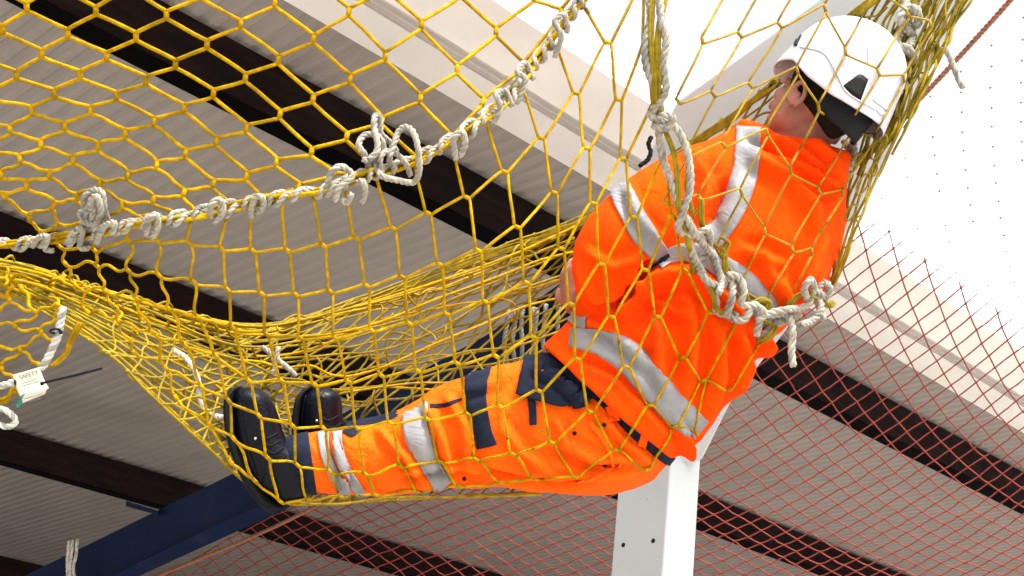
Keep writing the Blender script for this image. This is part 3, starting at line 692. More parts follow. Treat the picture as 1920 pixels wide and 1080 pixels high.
# lower panel: i along the columns downwards (r), j along the rows to the right (c)
KL = {}
cols = {
 -8: [(112, 462), (122, 494), (142, 535), (165, 585)],
 -7: [(178, 470), (182, 499), (198, 545), (222, 600), (250, 660)],
 -6: [(241, 452), (241, 508), (256, 560), (285, 622), (310, 690), (330, 745)],
 -5: [(296, 453), (299, 517), (317, 579), (347, 648), (378, 725), (392, 795), (432, 866)],
 -4: [(354, 455), (363, 529), (370, 594), (405, 668), (429, 752), (438, 822), (478, 902)],
 -3: [(415, 467), (427, 544), (436, 614), (467, 714), (486, 780), (502, 859), (527, 941)],
 -2: [(474, 470), (491, 551), (500, 627), (528, 714), (549, 799), (558, 872), (580, 936)],
 -1: [(539, 470), (555, 553), (564, 634), (590, 721), (607, 803), (619, 884), (640, 932)],
 0: [(606, 460), (620, 547), (629, 634), (653, 716), (670, 803), (685, 889), (705, 928)],
 1: [(668, 447), (688, 536), (697, 620), (715, 704), (732, 793), (753, 874), (785, 922)],
 2: [(737, 428), (754, 519), (768, 607), (784, 696), (802, 786), (826, 866), (862, 912)],
 3: [(803, 400), (825, 496), (838, 589), (858, 682), (877, 777), (893, 862), (940, 905)],
 4: [(875, 370), (897, 470), (910, 566), (930, 668), (937, 762), (962, 852), (1005, 898)],
 5: [(946, 322), (970, 426), (987, 530), (1000, 632), (1011, 733), (1035, 830), (1080, 894)],
 6: [(1015, 259), (1039, 361), (1052, 466), (1070, 570), (1083, 673), (1107, 772), (1155, 844), (1213, 880)],
 7: [(1080, 175), (1100, 278), (1112, 381), (1128, 495), (1146, 594), (1174, 688), (1220, 760), (1266, 800), (1306, 812)],
 8: [(1140, 80), (1160, 187), (1168, 298), (1188, 407), (1210, 506), (1233, 594), (1280, 671), (1319, 714)],
 9: [(1200, -20), (1208, 88), (1226, 198), (1245, 300), (1262, 405), (1285, 508), (1333, 586)]}
for c_, ps in cols.items():
    for r_, p in enumerate(ps): KL[r_, c_] = p
seamL = [(-20, 460), (40, 455), (120, 445), (200, 432), (280, 416), (340, 408), (400, 395), (460, 382), (540, 366), (610, 355), (660, 335), (720, 320), (780, 300), (830, 275), (870, 248), (920, 212), (960, 172), (985, 138), (1020, 92), (1050, 52), (1080, 12), (1115, -35)]
# strands hanging from the seam to the first row
tops = {-7: (185, 437), -6: (243, 428), -5: (300, 417), -4: (358, 408), -3: (425, 405), -2: (470, 388), -1: (528, 372), 0: (585, 362), 1: (645, 348), 2: (705, 330), 3: (775, 305), 4: (848, 270), 5: (912, 232), 6: (980, 165), 7: (1045, 90), 8: (1100, 20)}
EL = auto(KL)
for c_, p in tops.items(): KL[-1, c_] = p; EL.append(((-1, c_), (0, c_), 'i'))
EL += [((7, 8), (8, 7), 'j')]
KL['e1'] = (1367, 731); EL.append(((7, 8), 'e1', 'i'))
KL['e2'] = (1442, 610); EL.append(('e1', 'e2', 'j')); KL['e3'] = (1383, 600); EL.append(((7, 8), 'e3', 'j')); 
# right panel over the jacket and helmet
KR = {}
Rt = {-1: [(1365, -30), (1317, 75), (1272, 190)],
 0: [(1435, -45), (1387, 65), (1337, 176), (1288, 290), (1250, 380)],
 1: [(1515, -65), (1462, 47), (1407, 160), (1357, 272), (1312, 370), (1290, 440)],
 2: [(1600, -85), (1547, 15), (1495, 132), (1438, 247), (1390, 360), (1345, 470)],
 3: [(1640, -25), (1585, 95), (1535, 202), (1482, 320), (1434, 432), (1392, 540)],
 4: [(1702, 25), (1647, 135), (1592, 245), (1536, 358), (1486, 468), (1438, 575)],
 5: [(1745, 45), (1695, 147), (1640, 258), (1580, 362), (1522, 472), (1472, 590)]}
st = {-1: 0, 0: 0, 1: -1, 2: -2, 3: -2, 4: -2, 5: -2}
st = {-1: 0, 0: 0, 1: -1, 2: -2 + 0, 3: -2, 4: -2, 5: -2}
# index so that down-right neighbours share i
ofs = {-1: 0, 0: 0, 1: 0, 2: 0, 3: 0, 4: 0, 5: 0}
for j, ps in Rt.items():
    for i, p in enumerate(ps): KR[i, j] = p
ER = auto(KR)
netT = thing('safety_net', "large yellow knotless safety net slung as a hammock and carrying the worker", "safety net", FP(700, 500))
slU = lambda x, y: .16 * max(0, min(1, (y - 150) / 260)) * max(0, min(1, (560 - x) / 400))
slL = lambda x, y: .28 * max(0, min(1, (420 - x) / 200)) * (1 if y > 470 else .3) + (.06 if y > 840 else .0)
t_ = TB(); netgrid(t_, KL, EL, .0028, 6, slL); t_.obj('front_panel', M['yellow'], netT)
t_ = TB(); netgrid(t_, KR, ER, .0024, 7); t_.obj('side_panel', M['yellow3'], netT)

# rear panel: long twines gathered at the left, fanned out behind the worker
topE = crv(np.array([(-30, 478, 2.75), (120, 520, 2.85), (300, 575, 3.0), (490, 607, 3.2), (700, 547, 3.35), (900, 472, 3.4), (1115, 392, 3.42), (1290, 266, 3.35), (1460, 140, 3.2), (1600, 20, 3.05), (1700, -60, 3.0)]), 8)
botE = crv(np.array([(-30, 520, 2.66), (90, 590, 2.66), (205, 668, 2.66), (330, 785, 2.72), (440, 880, 2.84), (560, 942, 2.96), (740, 938, 3.04), (960, 925, 3.08), (1140, 905, 3.1), (1240, 850, 3.14), (1300, 740, 3.2)]), 8)
def RPt(u_, v_):
    n = len(topE) - 1; x = u_ * n; i = min(int(x), n - 1); f_ = x - i
    a = topE[i] * (1 - f_) + topE[i + 1] * f_; b = botE[i] * (1 - f_) + botE[i + 1] * f_
    q = a * (1 - v_) + b * v_; bulge = .30 * math.sin(math.pi * v_) * min(1, max(0, (u_ - .25) / .3))
    return np.array([q[0], q[1] + 0, q[2] + bulge * .6])
def bclear(q):                                    # stay behind the worker
    h, no = ray(PB, q[0], q[1])
    if h is None: return P(*q)
    d = proj(h)[2]
    return P(q[0], q[1], max(q[2], d + .28))
def tw(tb, a, b, r_, wob, fn, m=0, seg=6):
    L = np.linalg.norm((b - a)[:2]); n = np.array([-(b - a)[1], (b - a)[0], 0]) / (L + 1e-6); s1, s2 = random.uniform(-wob, wob), random.uniform(-wob, wob)
    tb.tube(np.array([fn(a + (b - a) * t + n * L * (s1 * math.sin(math.pi * t) + s2 * math.sin(2 * math.pi * t))) for t in np.linspace(0, 1, seg)]), r_, 6, m)
rp = TB(); NV = 17
VV = [(k / (NV - 1)) ** 1.35 for k in range(NV)]; ND = 36
def uoff(v, sl): return (1 - v) * sl
for k, v in enumerate(VV):                        # long twines
    ph = random.uniform(0, 6); pts = [RPt(u_, min(1, max(0, v + (.012 + .03 * max(0, .35 - u_)) * math.sin(ph + u_ * 30) + random.gauss(0, .006)))) for u_ in np.linspace(0, 1, 46)]
    rp.tube(np.array([bclear(z) for z in crv(np.array(pts), 3)]), .0029, 6)
for k in range(ND):                               # cross twines leaning right
    u0 = .16 + .84 * k / ND; pts = []; c_ = random.gauss(0, .004)
    for v in np.linspace(1, 0, 12):
        uu = u0 + .13 * (1 - v) + c_ + random.gauss(0, .0022)
        if uu <= 1: pts.append(RPt(uu, v))
    if len(pts) > 3: rp.tube(np.array([bclear(z) for z in crv(np.array(pts), 3)]), .0029, 6)
for k in range(14):                               # second family, leaning left and slacker
    u0 = .20 + .5 * k / 14; pts = []; a0 = random.uniform(.2, .9)
    for v in np.linspace(1, a0 * .3, 8):
        uu = u0 - .05 * (1 - v) + random.gauss(0, .004); pts.append(RPt(max(0, uu), v))
    rp.tube(np.array([bclear(z) for z in crv(np.array(pts), 4)]), .0025, 6)
for k in range(9):                                # gathered upper edge of the rear panel
    o1 = [random.gauss(0, 3.5) for _ in topE]; q = np.array([(x, y + 7 + o1[i] + k * 1.3 * min(1, x / 500), d) for i, (x, y, d) in enumerate(topE)][::3])
    rp.tube(np.array([bclear(z) for z in crv(q, 5)]), .0032, 6)
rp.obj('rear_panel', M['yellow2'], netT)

# gathered left edge: many twines bunched and fanning towards the boots
ge = TB()
ga = np.array([(-30, 482), (60, 500), (150, 530), (260, 562), (370, 592), (490, 612), (640, 582), (800, 535), (960, 478), (1110, 410)]); gb = np.array([(-30, 545), (50, 562), (120, 600), (205, 665), (300, 750), (385, 830), (460, 905), (530, 944), (760, 935), (1080, 925)])
ga_, gb_ = crv(ga, 5), crv(gb, 5)
NS = 17; gk = {}
def geP(z):
    h, no = ray(PB, z[0], z[1]); return P(*z) if h is None else P(z[0], z[1], max(z[2], proj(h)[2] + .22))
for k in range(NS):
    v_ = (k / (NS - 1)) ** 1.7; pts = []; ph1, ph2 = random.uniform(0, 6), random.uniform(0, 6)
    for i in range(0, len(ga_), 2):
        u_ = i / (len(ga_) - 1); env = math.sin(math.pi * v_) ** .5 if 0 < k < NS - 1 else 0
        v2 = min(1, max(0, v_ + env * (.055 * math.sin(ph1 + 9 * u_) + .04 * math.sin(ph2 + 21 * u_) + random.gauss(0, .012)))); q = ga_[i] * (1 - v2) + gb_[i] * v2
        d = 2.68 + .05 * math.sin(k * 1.7 + u_ * 5) - .10 * math.sin(math.pi * v_) * max(0, 1 - 2 * u_) + .8 * u_ * (1 - .4 * v_)
        pts.append((q[0], q[1], d)); gk[k, i] = np.array(pts[-1])
    ge.tube(np.array([geP(z) for z in crv(np.array(pts), 4)]), .0029 if k not in (0, NS - 1) else .0034, 6, 1 if k % 2 else 0)
for k in range(NS - 2):
    for i in range(2, len(ga_) - 4, 2):
        if random.random() < .30 and (k + 2, i + 2) in gk: tw(ge, gk[k, i], gk[k + 2, i + 2], .0027, .28, geP, m=1, seg=10)
        if random.random() < .14 and (k + 2, i + 2) in gk: tw(ge, gk[k + 2, i], gk[k, i + 2], .0027, .28, geP, m=1, seg=10)
for k in range(16):                               # slack loops in the bunch
    i = random.randrange(2, 18, 2); a = gk[random.randrange(NS), i]; s_ = random.uniform(7, 15)
    ang = random.uniform(0, 6.28); q = [a + np.array([math.cos(ang + t) * s_, math.sin(ang + t) * s_ * .7, -.04 - .02 * t]) for t in (0, .7, 1.4, 2.1, 2.8, 3.5)]
    ge.tube(np.array([P(*z) for z in crv(np.array(q), 6)]), .0030, 6)
ge.obj('gathered_edge', [M['yellow'], M['yellow2']], netT)

# gathered right edge rising behind the helmet
gr = TB()
ra = crv(np.array([(1690, -30, 3.05), (1650, 60, 3.05), (1640, 150, 3.05), (1625, 240, 3.03), (1598, 330, 3.0), (1572, 430, 2.98), (1558, 520, 2.95), (1530, 590, 2.92)]), 5)
rb = crv(np.array([(1838, -30, 2.92), (1790, 60, 2.92), (1752, 130, 2.92), (1712, 220, 2.92), (1658, 320, 2.92), (1612, 420, 2.90), (1578, 510, 2.9), (1540, 585, 2.9)]), 5)
for k in range(36):
    v_ = k / 35; pts = []
    for i in range(0, len(ra), 2):
        v2 = min(1, max(0, v_ + random.gauss(0, .05))); q = ra[i] * (1 - v2) + rb[i] * v2; q = q + np.array([0, 0, random.gauss(0, .012)]); pts.append(q)
        if random.random() < .05 and 2 < i < 16 and v_ < .8: gr.tube(np.array([P(*(q + np.array([0, 0, 0]))), P(*(q + np.array([random.uniform(4, 16), random.uniform(4, 16), -.01]))), P(*(q + np.array([random.uniform(-4, 16), random.uniform(16, 30), .0])))]), .0026, 6)
    q = crv(np.array(pts), 4); q = [z for z in q if not (random.random() < 0)]
    w3 = []
    for z in q:
        h, no = ray(PB, z[0], z[1]); w3.append(P(*z) if h is None else P(z[0], z[1], max(z[2], proj(h)[2] + .16)))
    cut = len(w3) if k % 6 == 0 else int(len(w3) * random.uniform(.42, .62))
    gr.tube(np.array(w3[:cut]), .0029, 6)
# open meshes at the lower end of this edge
for (x, y, a, b, rot) in ((1648, 275, 10, 26, .5), (1618, 345, 9, 22, .5), (1595, 398, 7, 17, .5), (1640, 318, 5, 12, .2), (1606, 300, 6, 15, .7)):
    q = [(x + (a * math.cos(t) * math.cos(rot) + b * math.sin(t) * math.sin(rot)) * random.uniform(.9, 1.1), y + (a * math.cos(t) * math.sin(rot) - b * math.sin(t) * math.cos(rot)) * random.uniform(.9, 1.1), 2.92) for t in np.linspace(0, 2 * math.pi, 10)]
    q[-1] = q[0]; gr.tube(np.array([P(*z) for z in crv(np.array(q), 3)]), .0020, 6)
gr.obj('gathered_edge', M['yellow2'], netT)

# upper foreground net
t_ = TB(); netgrid(t_, KU, auto(KU), .0034, 7, slU)
o = t_.obj('safety_net', M['yellow'])
tag(o, "taut yellow diamond mesh net across the upper left, laced by rope to the hammock net", "safety net")

# seam: bundled yellow selvedge + lacing rope
sm = TB(); sp = crv(np.array(seamL, float), 8)
def along(offn, dz_=0, jit=0, ph=0):
    p = resample(sp, 9.); t = np.gradient(p, axis=0); t /= np.linalg.norm(t, axis=1)[:, None]; n = np.stack([-t[:, 1], t[:, 0]], 1); out = []
    for i in range(len(p)):
        f_ = 1 + 0 * i; s_ = i * 9.
        q = p[i] + n[i] * (offn + jit * math.sin(s_ / 47 + ph) + .5 * jit * math.sin(s_ / 19 + 2 * ph)); out.append(P(q[0], q[1], front(*p[i]) - .012 + dz_ + .006 * math.sin(s_ / 33 + ph)))
    return np.array(out)
for k in range(9): sm.tube(crv(along(random.uniform(-4.5, 5.5), random.uniform(-.006, .008), 2.5, k * 1.3), 2), .0033, 6)
sel = sm.obj('net_selvedge', M['yellow'])
attach(sel, netT)
lr = TB()
p = resample(sp, 3.); t = np.gradient(p, axis=0); t /= np.linalg.norm(t, axis=1)[:, None]; n = np.stack([-t[:, 1], t[:, 0]], 1); s_ = np.arange(len(p)) * 3.
def helix(per, rad, ph, drift, z0=0, sharpen=.13, off=0):
    x = s_ / per + ph; a = 2 * np.pi * (x + sharpen * np.sin(2 * np.pi * x)); q = []
    for i in range(len(p)):
        o_ = n[i] * (rad * math.cos(a[i]) + off + drift * math.sin(s_[i] / 83 + ph * 5)); q.append(P(p[i][0] + o_[0], p[i][1] + o_[1], front(*p[i]) - .012 - .0125 * math.sin(a[i]) + z0))
    return np.array(q)
rope3(lr, helix(48, 9, 0, 2.5), .0051, .028); rope3(lr, helix(97, 8, .4, 3, -.003, .2, 4), .0051, .030, ph=1.)
def rp3(tb, pts, R=.0056, dz_=-.015, per=8, pitch=.034):
    a = np.array([(x, y, front(x, y, .012) + dz_ + (q[0] if q else 0)) for x, y, *q in pts]); rope3(tb, np.array([P(*z) for z in crv(a, per)]), R, pitch)
# knots and loops
for loop in (
  [(672, 322), (690, 318), (684, 290, -.02), (672, 272, -.03), (686, 252, -.03), (712, 258, -.035), (718, 282, -.02), (700, 300, 0), (682, 300, -.03)],
  [(690, 300, -.03), (708, 280, -.045), (702, 240, -.04), (703, 218, -.03), (712, 222, -.02), (714, 250, -.01), (730, 266, 0), (745, 285, .01)],
  [(702, 306), (716, 330, -.03), (745, 338, -.03), (775, 342, -.02), (786, 320, -.04), (784, 280, -.045), (776, 250, -.04), (762, 238, -.03), (748, 246, -.02), (738, 272, -.03), (730, 300, -.03), (740, 315, 0)],
  [(716, 330), (712, 300, -.03), (724, 284, -.03), (745, 290, -.02), (762, 310, -.01), (770, 330, 0)],
  [(612, 360), (620, 325, -.03), (640, 312, -.03), (660, 330, -.03), (636, 352, -.03), (628, 378, -.02)],
  [(666, 345), (680, 340, -.03), (684, 360, -.02), (678, 382, -.01)],
  [(855, 300), (850, 262, -.03), (866, 248, -.03), (872, 270, -.02), (862, 295, .0)],
  [(640, 372), (650, 380, -.01), (660, 362, -.02)],
  [(925, 232), (938, 200, -.03), (930, 176, -.03), (948, 172, -.02), (960, 200, -.01)],
  [(968, 195), (985, 150, -.03), (970, 135, -.03), (985, 118, -.02), (1000, 150, 0)],
  [(1040, 108), (1052, 68, -.03), (1040, 40, -.03), (1058, 28, -.02), (1064, 62, 0)],
  [(150, 440), (160, 405, -.03), (158, 372, -.04), (175, 356, -.03), (192, 362, -.03), (196, 392, -.02), (205, 420, 0)],
  [(160, 430), (176, 400, -.03), (170, 378, -.05), (182, 368, -.05), (190, 400, -.03), (178, 420, -.02), (160, 414, -.03), (150, 400, -.02), (165, 396, -.04)],
  [(180, 455), (196, 425, -.03), (215, 418, -.03), (210, 440, -.02)],
  [(130, 462), (140, 435, -.03), (155, 430, -.03), (150, 462, -.01), (165, 466, -.01)],
  [(275, 442), (278, 415, -.03), (292, 402, -.03), (296, 425, -.02), (284, 445, 0)],
  [(395, 410), (395, 385, -.03), (412, 374, -.03), (418, 398, -.02), (400, 418, 0)],
  [(470, 408), (476, 375, -.03), (490, 368, -.03), (494, 385, -.02), (482, 402, 0)],
  [(60, 462), (72, 446, -.03), (90, 444, -.03), (84, 466, -.02), (100, 470, -.01)]):
    rp3(lr, loop)
lo_ = lr.obj('lacing_rope', [M['rope'], M['ropefleck']])
tag(lo_, "off white lacing rope with loose knots joining two yellow nets, sloping up from the left", "rope")

# second lacing rope, hanging from the top down over the worker's back
vr = TB()
dz0 = -.012
rp3(vr, [(1212, -30), (1220, 30), (1210, 85), (1214, 130), (1228, 165), (1238, 205), (1236, 250), (1244, 300), (1258, 340), (1272, 385), (1285, 430), (1300, 480), (1322, 520), (1342, 560), (1345, 585), (1385, 592)], .0080, dz0, pitch=.045)
rp3(vr, [(1235, -30), (1240, 40), (1250, 75), (1243, 120), (1248, 170), (1225, 205), (1230, 225), (1262, 235), (1284, 270), (1294, 320), (1292, 360), (1280, 400), (1272, 430), (1300, 440), (1325, 430), (1330, 460), (1312, 500), (1330, 530), (1362, 535)], .0078, dz0 - .01, pitch=.045)
rp3(vr, [(1215, 212), (1228, 222), (1245, 215), (1262, 222), (1250, 240), (1222, 236)], .0074, dz0 - .02)
rp3(vr, [(1285, 405), (1305, 440), (1335, 480), (1352, 520), (1372, 528), (1372, 560), (1365, 590), (1395, 600), (1412, 570), (1425, 590), (1418, 630)], .0080, dz0 - .012, pitch=.045)
rp3(vr, [(1362, 515), (1385, 520), (1395, 545), (1390, 570), (1420, 575), (1440, 590), (1475, 590), (1486, 620), (1484, 655), (1487, 688)], .0080, dz0 - .016, pitch=.045)
rp3(vr, [(1418, 600), (1450, 585), (1480, 580), (1510, 575), (1525, 545), (1520, 525), (1508, 540), (1512, 560)], .0078, dz0 - .02, pitch=.045)
rp3(vr, [(1530, 550), (1545, 530), (1556, 540), (1550, 556), (1530, 545)], .0074, dz0)
rp3(vr, [(1500, 610), (1525, 600), (1540, 575), (1530, 555), (1545, 600)], .0078, dz0)
rp3(vr, [(1420, 640), (1445, 615), (1475, 600), (1500, 590)], .0078, dz0)
rp3(vr, [(1335, 470), (1345, 500), (1352, 530), (1348, 550)], .0075, dz0 - .02)
vo = vr.obj('lacing_rope', [M['rope'], M['ropefleck']])
tag(vo, "doubled off white rope hanging from above and knotted across the orange jacket back", "rope")
vy = TB()
for pts in ([(1222, -30), (1218, 60), (1224, 150), (1226, 210), (1245, 245), (1262, 290), (1268, 340), (1272, 400), (1292, 470), (1296, 510)], [(1250, -30), (1232, 60), (1232, 140), (1230, 230)],
            [(1280, 250), (1290, 290), (1286, 350), (1295, 400)], [(1312, 370), (1314, 420), (1335, 455), (1355, 470), (1360, 520), (1385, 560), (1405, 580)], [(1300, 500), (1330, 540), (1342, 580), (1365, 585)],
            [(1395, 545), (1402, 570), (1425, 560), (1440, 565), (1432, 585)], [(1420, 640), (1440, 630), (1450, 610), (1425, 600)], [(1470, 590), (1490, 555), (1515, 552), (1530, 560)], [(1530, 565), (1552, 572), (1560, 565)], [(1350, 480), (1362, 455), (1352, 445)]):
    for e_ in range(2):
        a = np.array([(x + e_ * 5, y + e_ * 3, front(x, y, .012) - .018) for x, y in pts]); vy.tube(np.array([P(*z) for z in crv(a, 6)]), .0036, 7)
attach(vy.obj('net_selvedge', M['yellow2']), netT)
# rope knots and dangling end beside the gathered right edge
kt = thing('knotted_rope', "grey rope knotted round the gathered yellow net beside the helmet, its frayed end hanging free", "rope", P(1700, 60, 3.0))
def krp(name, pts, d, R, pitch=.045):
    t_ = TB(); a = np.array([(x, y, d - .02 * (i % 3) * (R > .008)) for i, (x, y) in enumerate(pts)]); rope3(t_, np.array([P(*z) for z in crv(a, 7)]), R, pitch); t_.obj(name, [M['rope'], M['ropefleck']], kt)
for pts in ([(1690, -20), (1700, 10), (1685, 35), (1705, 50), (1722, 40), (1715, 15), (1700, 30)], [(1690, 60), (1680, 80), (1700, 90), (1712, 70), (1700, 55)], [(1672, 110), (1685, 95), (1705, 95), (1712, 115), (1700, 125)], [(1685, 130), (1695, 150), (1685, 175)]): krp('knot', pts, 3.0, .010)
krp('rope_end', [(1768, 88), (1780, 105), (1790, 130), (1798, 150), (1806, 166)], 2.92, .0065, .04)
for pts in ([(1600, 300), (1590, 330), (1575, 360), (1560, 380)], [(1582, 262), (1596, 290), (1588, 318)], [(1618, 245), (1600, 265), (1605, 300)]): krp('rope_turn', pts, 3.1, .009, .04)
# white cord ends behind the boots
wc = TB()
for pts, R in (([(322, 655), (345, 668), (362, 690), (372, 715), (374, 745), (385, 768), (405, 780), (424, 782)], .0055),):
    a = np.array([(x, y, 2.9) for x, y in pts]); rope3(wc, np.array([P(*z) for z in crv(a, 7)]), R, .03)
tag(wc.obj('cord', [M['white_rope'], M['white_rope']]), "white cord hanging inside the yellow net just left of the boots", "cord")
wc = TB()
for pts, R in (([(490, 650), (510, 665), (516, 690), (508, 700)], .006), ([(522, 650), (520, 672), (540, 690), (556, 706)], .006)):
    a = np.array([(x, y, 3.0) for x, y in pts]); rope3(wc, np.array([P(*z) for z in crv(a, 7)]), R, .03)
tag(wc.obj('cord', [M['rope'], M['ropefleck']]), "short grey cord knotted in the rear yellow mesh above the boots", "cord")

# lower left net corner with border rope, label, cable ties
cn = thing('safety_net', "loose corner of yellow net with white border rope and paper label at the left edge", "safety net", FP(60, 640))
K = dict(A=(17, 563), B=(66, 585), C=(28, 612), D=(77, 623), E=(38, 655), Fk=(3, 691), G=(108, 572), H=(-14, 602), I=(106, 588), J=(100, 640), K=(-14, 650), L=(74, 684), M_=(28, 708), N=(-14, 668), O=(-12, 545), P_=(-14, 590), Q=(40, 540), R_=(20, 520))
ed = [('A', 'B', 'i'), ('B', 'G', 'i'), ('B', 'C', 'j'), ('H', 'C', 'i'), ('C', 'D', 'i'), ('D', 'J', 'i'), ('I', 'D', 'j'), ('D', 'E', 'j'), ('K', 'E', 'i'), ('E', 'L', 'i'), ('E', 'Fk', 'j'), ('N', 'Fk', 'i'), ('Fk', 'M_', 'i'), ('O', 'A', 'i'), ('A', 'P_', 'j'), ('Q', 'B', 'j'), ('R_', 'A', 'j'), ('G', 'I', 'j')]
t_ = TB(); netgrid(t_, K, ed, .0034, 5, lambda x, y: .22, seg=9); t_.obj('mesh', M['yellow'], cn)
t_ = TB()
def rpd(tb, pts, d, R, pitch=.034):
    a = np.array([(x, y, d) for x, y in pts]); rope3(tb, np.array([P(*z) for z in crv(a, 7)]), R, pitch)
rpd(t_, [(119, 575), (114, 600), (108, 630), (95, 660), (85, 680), (76, 692)], 2.5, .0075, .03); t_.obj('border_rope', [M['white_rope'], M['ropefleck']], cn); t_ = TB(); rpd(t_, [(28, 715), (10, 722), (-15, 724)], 2.5, .007, .03)
t_.obj('border_rope', [M['white_rope'], M['ropefleck']], cn); t_ = TB()
rpd(t_, [(-15, 766), (8, 768), (26, 782), (28, 794), (12, 800), (-15, 790)], 2.5, .0058, .03)
t_.obj('border_rope', [M['white_rope'], M['ropefleck']], cn)
t_ = TB()
for pts, fx, fy in (([(148, 605), (130, 640), (120, 662), (104, 680), (94, 686)], 3, 1), ([(38, 728), (22, 730), (12, 744), (-15, 752)], 0, 4)):
    t_ = TB()
    for e_ in range(3):
        a = np.array([(x + fx * e_ + random.uniform(-2, 2), y + fy * e_ + random.uniform(-2, 2), 2.52 + .004 * e_) for x, y in pts]); t_.tube(np.array([P(*z) for z in crv(a, 6)]), .0027, 7)
    t_.obj('selvedge', M['yellow'], cn)
lb = TB(); G = []
for i in range(9):
    v_ = i / 8; G.append([P(24 + 50 * w_ + 14 * v_ + 4 * w_ * v_, 703 - 15 * w_ + 40 * v_ + (4 * math.sin(v_ * 3)), 2.47 + .012 * math.sin(v_ * 2.6 + .3)) for w_ in np.linspace(0, 1, 7)])
lb.grid(G); G = []
for i in range(5):
    v_ = i / 4; G.append([P(40 + (50 - 8 * v_) * w_ + 2 * v_, 741 - 17 * w_ + 14 * v_, 2.482 + .02 * v_) for w_ in np.linspace(0, 1, 7)])
lb.grid(G)
lab = lb.obj('paper_label', M['label'], cn); md = lab.modifiers.new('s', 'SOLIDIFY'); md.thickness = .0012
def text(body_, x, y, d, size, ang, parent, m):
    cu = bpy.data.curves.new('txt', 'FONT'); cu.body = body_; cu.size = size; cu.extrude = .0003; cu.align_x = 'LEFT'
    o = bpy.data.objects.new('lettering', cu); COL.objects.link(o); c_, s_ = math.cos(ang), math.sin(ang)
    xr, yr, zr = cw([c_, -s_, 0]), cw([-s_, -c_, 0]), cw([0, 0, -1]); q = P(x, y, d)
    o.matrix_world = Matrix(((xr[0], yr[0], zr[0], q[0]), (xr[1], yr[1], zr[1], q[1]), (xr[2], yr[2], zr[2], q[2]), (0, 0, 0, 1)))
    bpy.context.view_layer.update(); dg = bpy.context.evaluated_depsgraph_get(); me = bpy.data.meshes.new_from_object(o.evaluated_get(dg)); me.transform(o.matrix_world)
    bpy.data.objects.remove(o); n_ = bpy.data.objects.new('lettering', me); COL.objects.link(n_); me.materials.clear(); me.materials.append(m); attach(n_, parent); return n_
text("SAFETY", 37, 712, 2.458, .0105, .3, lab, M['ink'])
tl = TB()
for (x, y, L) in ((42, 719, 27), (42, 724, 30), (46, 748, 34), (50, 755, 26)):
    t2_ = TB(); t2_.tube([P(x, y, 2.466), P(x + L, y - L * .3, 2.466)], .0006, 4); t2_.obj('print_line', M['ink'], lab)
for pts, rr, bl_ in (([P(80, 718, 2.45), P(85, 717, 2.44), P(140, 704, 2.42), P(191, 691, 2.40)], .0022, P(79, 719, 2.452)),
    ([P(104 + 10 * math.cos(t), 621 + 4 * math.sin(t), 2.49 + .012 * math.sin(t + 1)) for t in np.linspace(0, 6.3, 14)], .002, P(114, 623, 2.495)),
    ([P(30 + 2 * math.cos(t), 715 + 9 * math.sin(t), 2.49 + .012 * math.cos(t)) for t in np.linspace(0, 6.3, 14)], .002, P(32, 716, 2.50))):
    ct = TB(); ct.tube(pts, rr, 6); ct.ball(bl_, .0042); ct.obj('cable_tie', M['black'], cn)
gtw = TB()
for k in range(6): gtw.tube(np.array([P(*z) for z in crv(np.array([(46, 738, 2.46), (40 + random.uniform(-3, 3), 746, 2.455), (36 + random.uniform(-4, 4), 756, 2.46), (32 + random.uniform(-2, 4), 764, 2.46)]), 4)]), .0010, 5)
gtw.obj('thread', M['green'], cn)

# ================================================================ RED DEBRIS NET behind
S_ = [(0, 0, 1420, 716), (4, 0, 1490, 795), (9, 0, 1581, 892), (16, 0, 1728, 990), (0, 6, 1649, 554), (-4, 6, 1603, 440), (6, 6, 1727, 703), (0, 8, 1728, 491), (3, 9, 1798, 545), (-5, 9, 1776, 283), (-8, 9, 1757, 175), (-6, 10, 1822, 215), (-8, 12, 1907, 28), (-7, 12, 1911, 67),
      (10, 6, 1782, 787), (14, 6, 1844, 851), (18, 6, 1916, 913), (-8, 0, 1312, 530), (-8, -10, 990, 722), (-8, -20, 735, 868), (-8, -30, 520, 975), (-8, -40, 320, 1070), (0, -30, 685, 1080), (0, -20, 905, 988), (8, -20, 1072, 1090), (0, -10, 1150, 868), (8, -10, 1320, 1000), (24, 0, 1902, 1068), (-8, 6, 1570, 335)]
S_ = np.array(S_, float)
def bas(e, f): e = e / 10.; f = f / 10.; return np.stack([np.ones_like(e), e, f, e * e, e * f, f * f, e ** 3, e * e * f, e * f * f, f ** 3], -1)
Bm = bas(S_[:, 0], S_[:, 1]); reg = np.diag([0, .001, .001, .01, .01, .01, .03, .03, .03, .03])
co = np.linalg.solve(Bm.T @ Bm + reg, Bm.T @ S_[:, 2:])
def redpx(e, f):
    q = bas(np.array([float(e)]), np.array([float(f)]))[0] @ co; return q[0], q[1]
def redd(x, y): return 4.15 + .55 * (y - 700) / 700 - .35 * (x - 1400) / 900 + (.25 if x < 1100 else 0) * (1100 - x) / 800
rn = TB(); rk = {}
E0, E1, F0, F1 = -8, 44, -50, 26
for e in range(E0, E1 + 1):
    for f in range(F0, F1 + 1):
        x, y = redpx(e, f); x += random.gauss(0, .8); y += random.gauss(0, .8)
        if -150 < x < 2100 and -120 < y < 1230: rk[e, f] = (x, y)
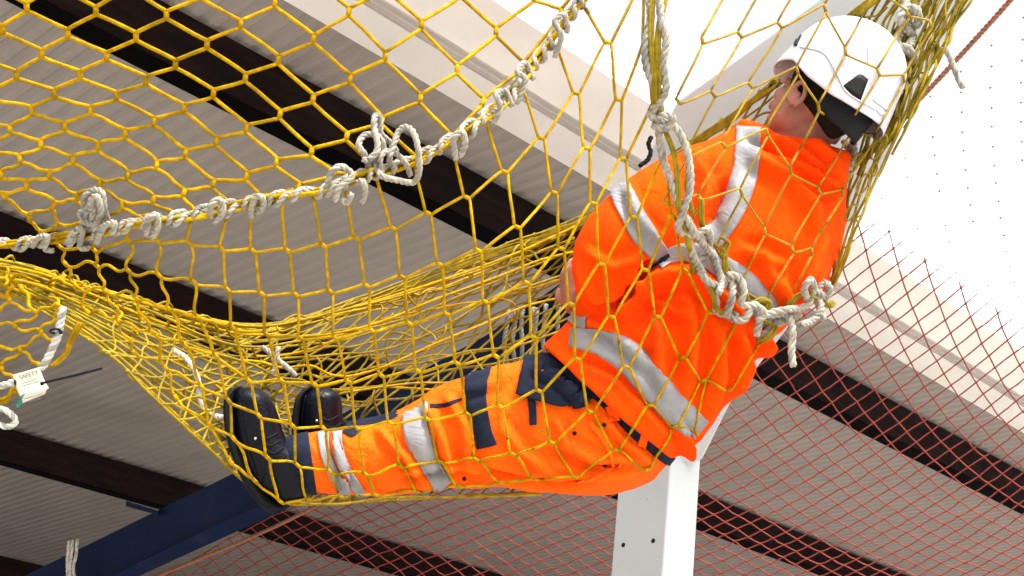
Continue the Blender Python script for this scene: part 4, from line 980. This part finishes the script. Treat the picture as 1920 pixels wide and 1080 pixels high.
for (e, f), (x, y) in rk.items():
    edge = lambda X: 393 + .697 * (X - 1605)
    skyy = y < edge(x) - 4; far = (edge(x) - y) < 120 + 1.5 * max(0, 1760 - x)  # knots just above the eave shrink and half turn pale, glare painted in
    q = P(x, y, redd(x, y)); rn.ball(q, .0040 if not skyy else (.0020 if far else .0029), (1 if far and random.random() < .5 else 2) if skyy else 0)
    for de, df in ((1, 0), (0, 1)):
        if (e + de, f + df) in rk:
            x2, y2 = rk[e + de, f + df]
            a, b = q, P(x2, y2, redd(x2, y2)); mid = (a + b) / 2 + np.array([0, 0, random.uniform(-.003, .001)])
            g0, g1 = y - edge(x), y2 - edge(x2)        # red twine below the eave edge; above it sky glare painted in as pale hairline
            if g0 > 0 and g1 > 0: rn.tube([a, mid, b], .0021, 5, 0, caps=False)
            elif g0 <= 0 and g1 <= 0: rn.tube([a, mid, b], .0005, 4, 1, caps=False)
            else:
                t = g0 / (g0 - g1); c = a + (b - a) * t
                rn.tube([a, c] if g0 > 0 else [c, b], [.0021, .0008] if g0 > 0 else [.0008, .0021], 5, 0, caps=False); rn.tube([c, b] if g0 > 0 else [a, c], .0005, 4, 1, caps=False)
dt = thing('debris_net', "fine red mesh net sagging behind the worker across the lower right", "debris net", P(1500, 800, 4.2))
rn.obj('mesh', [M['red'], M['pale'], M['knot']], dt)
rb_ = TB(); bp = [(250, 1098), (380, 1045), (520, 985), (660, 912), (860, 795), (1100, 655), (1400, 455), (1560, 345), (1640, 268), (1720, 190), (1800, 105), (1895, 0), (1960, -75)]
rope3(rb_, np.array([P(x, y, redd(x, y) - .01) for x, y in crv(np.array(bp, float), 6)]), .0068, .04, mats=(0, 0, 0))
rb_.obj('border_rope', M['orange_rope'], dt)
# small shackle and cord at the rafter foot
sh = TB(); rpd(sh, [(1222, 255), (1216, 270), (1220, 285), (1214, 300), (1198, 312)], 3.4, .006); tag(sh.obj('cord', [M['black'], M['black']]), "short dark cord hanging from the end of the cream fascia left of the jacket shoulder", "cord")
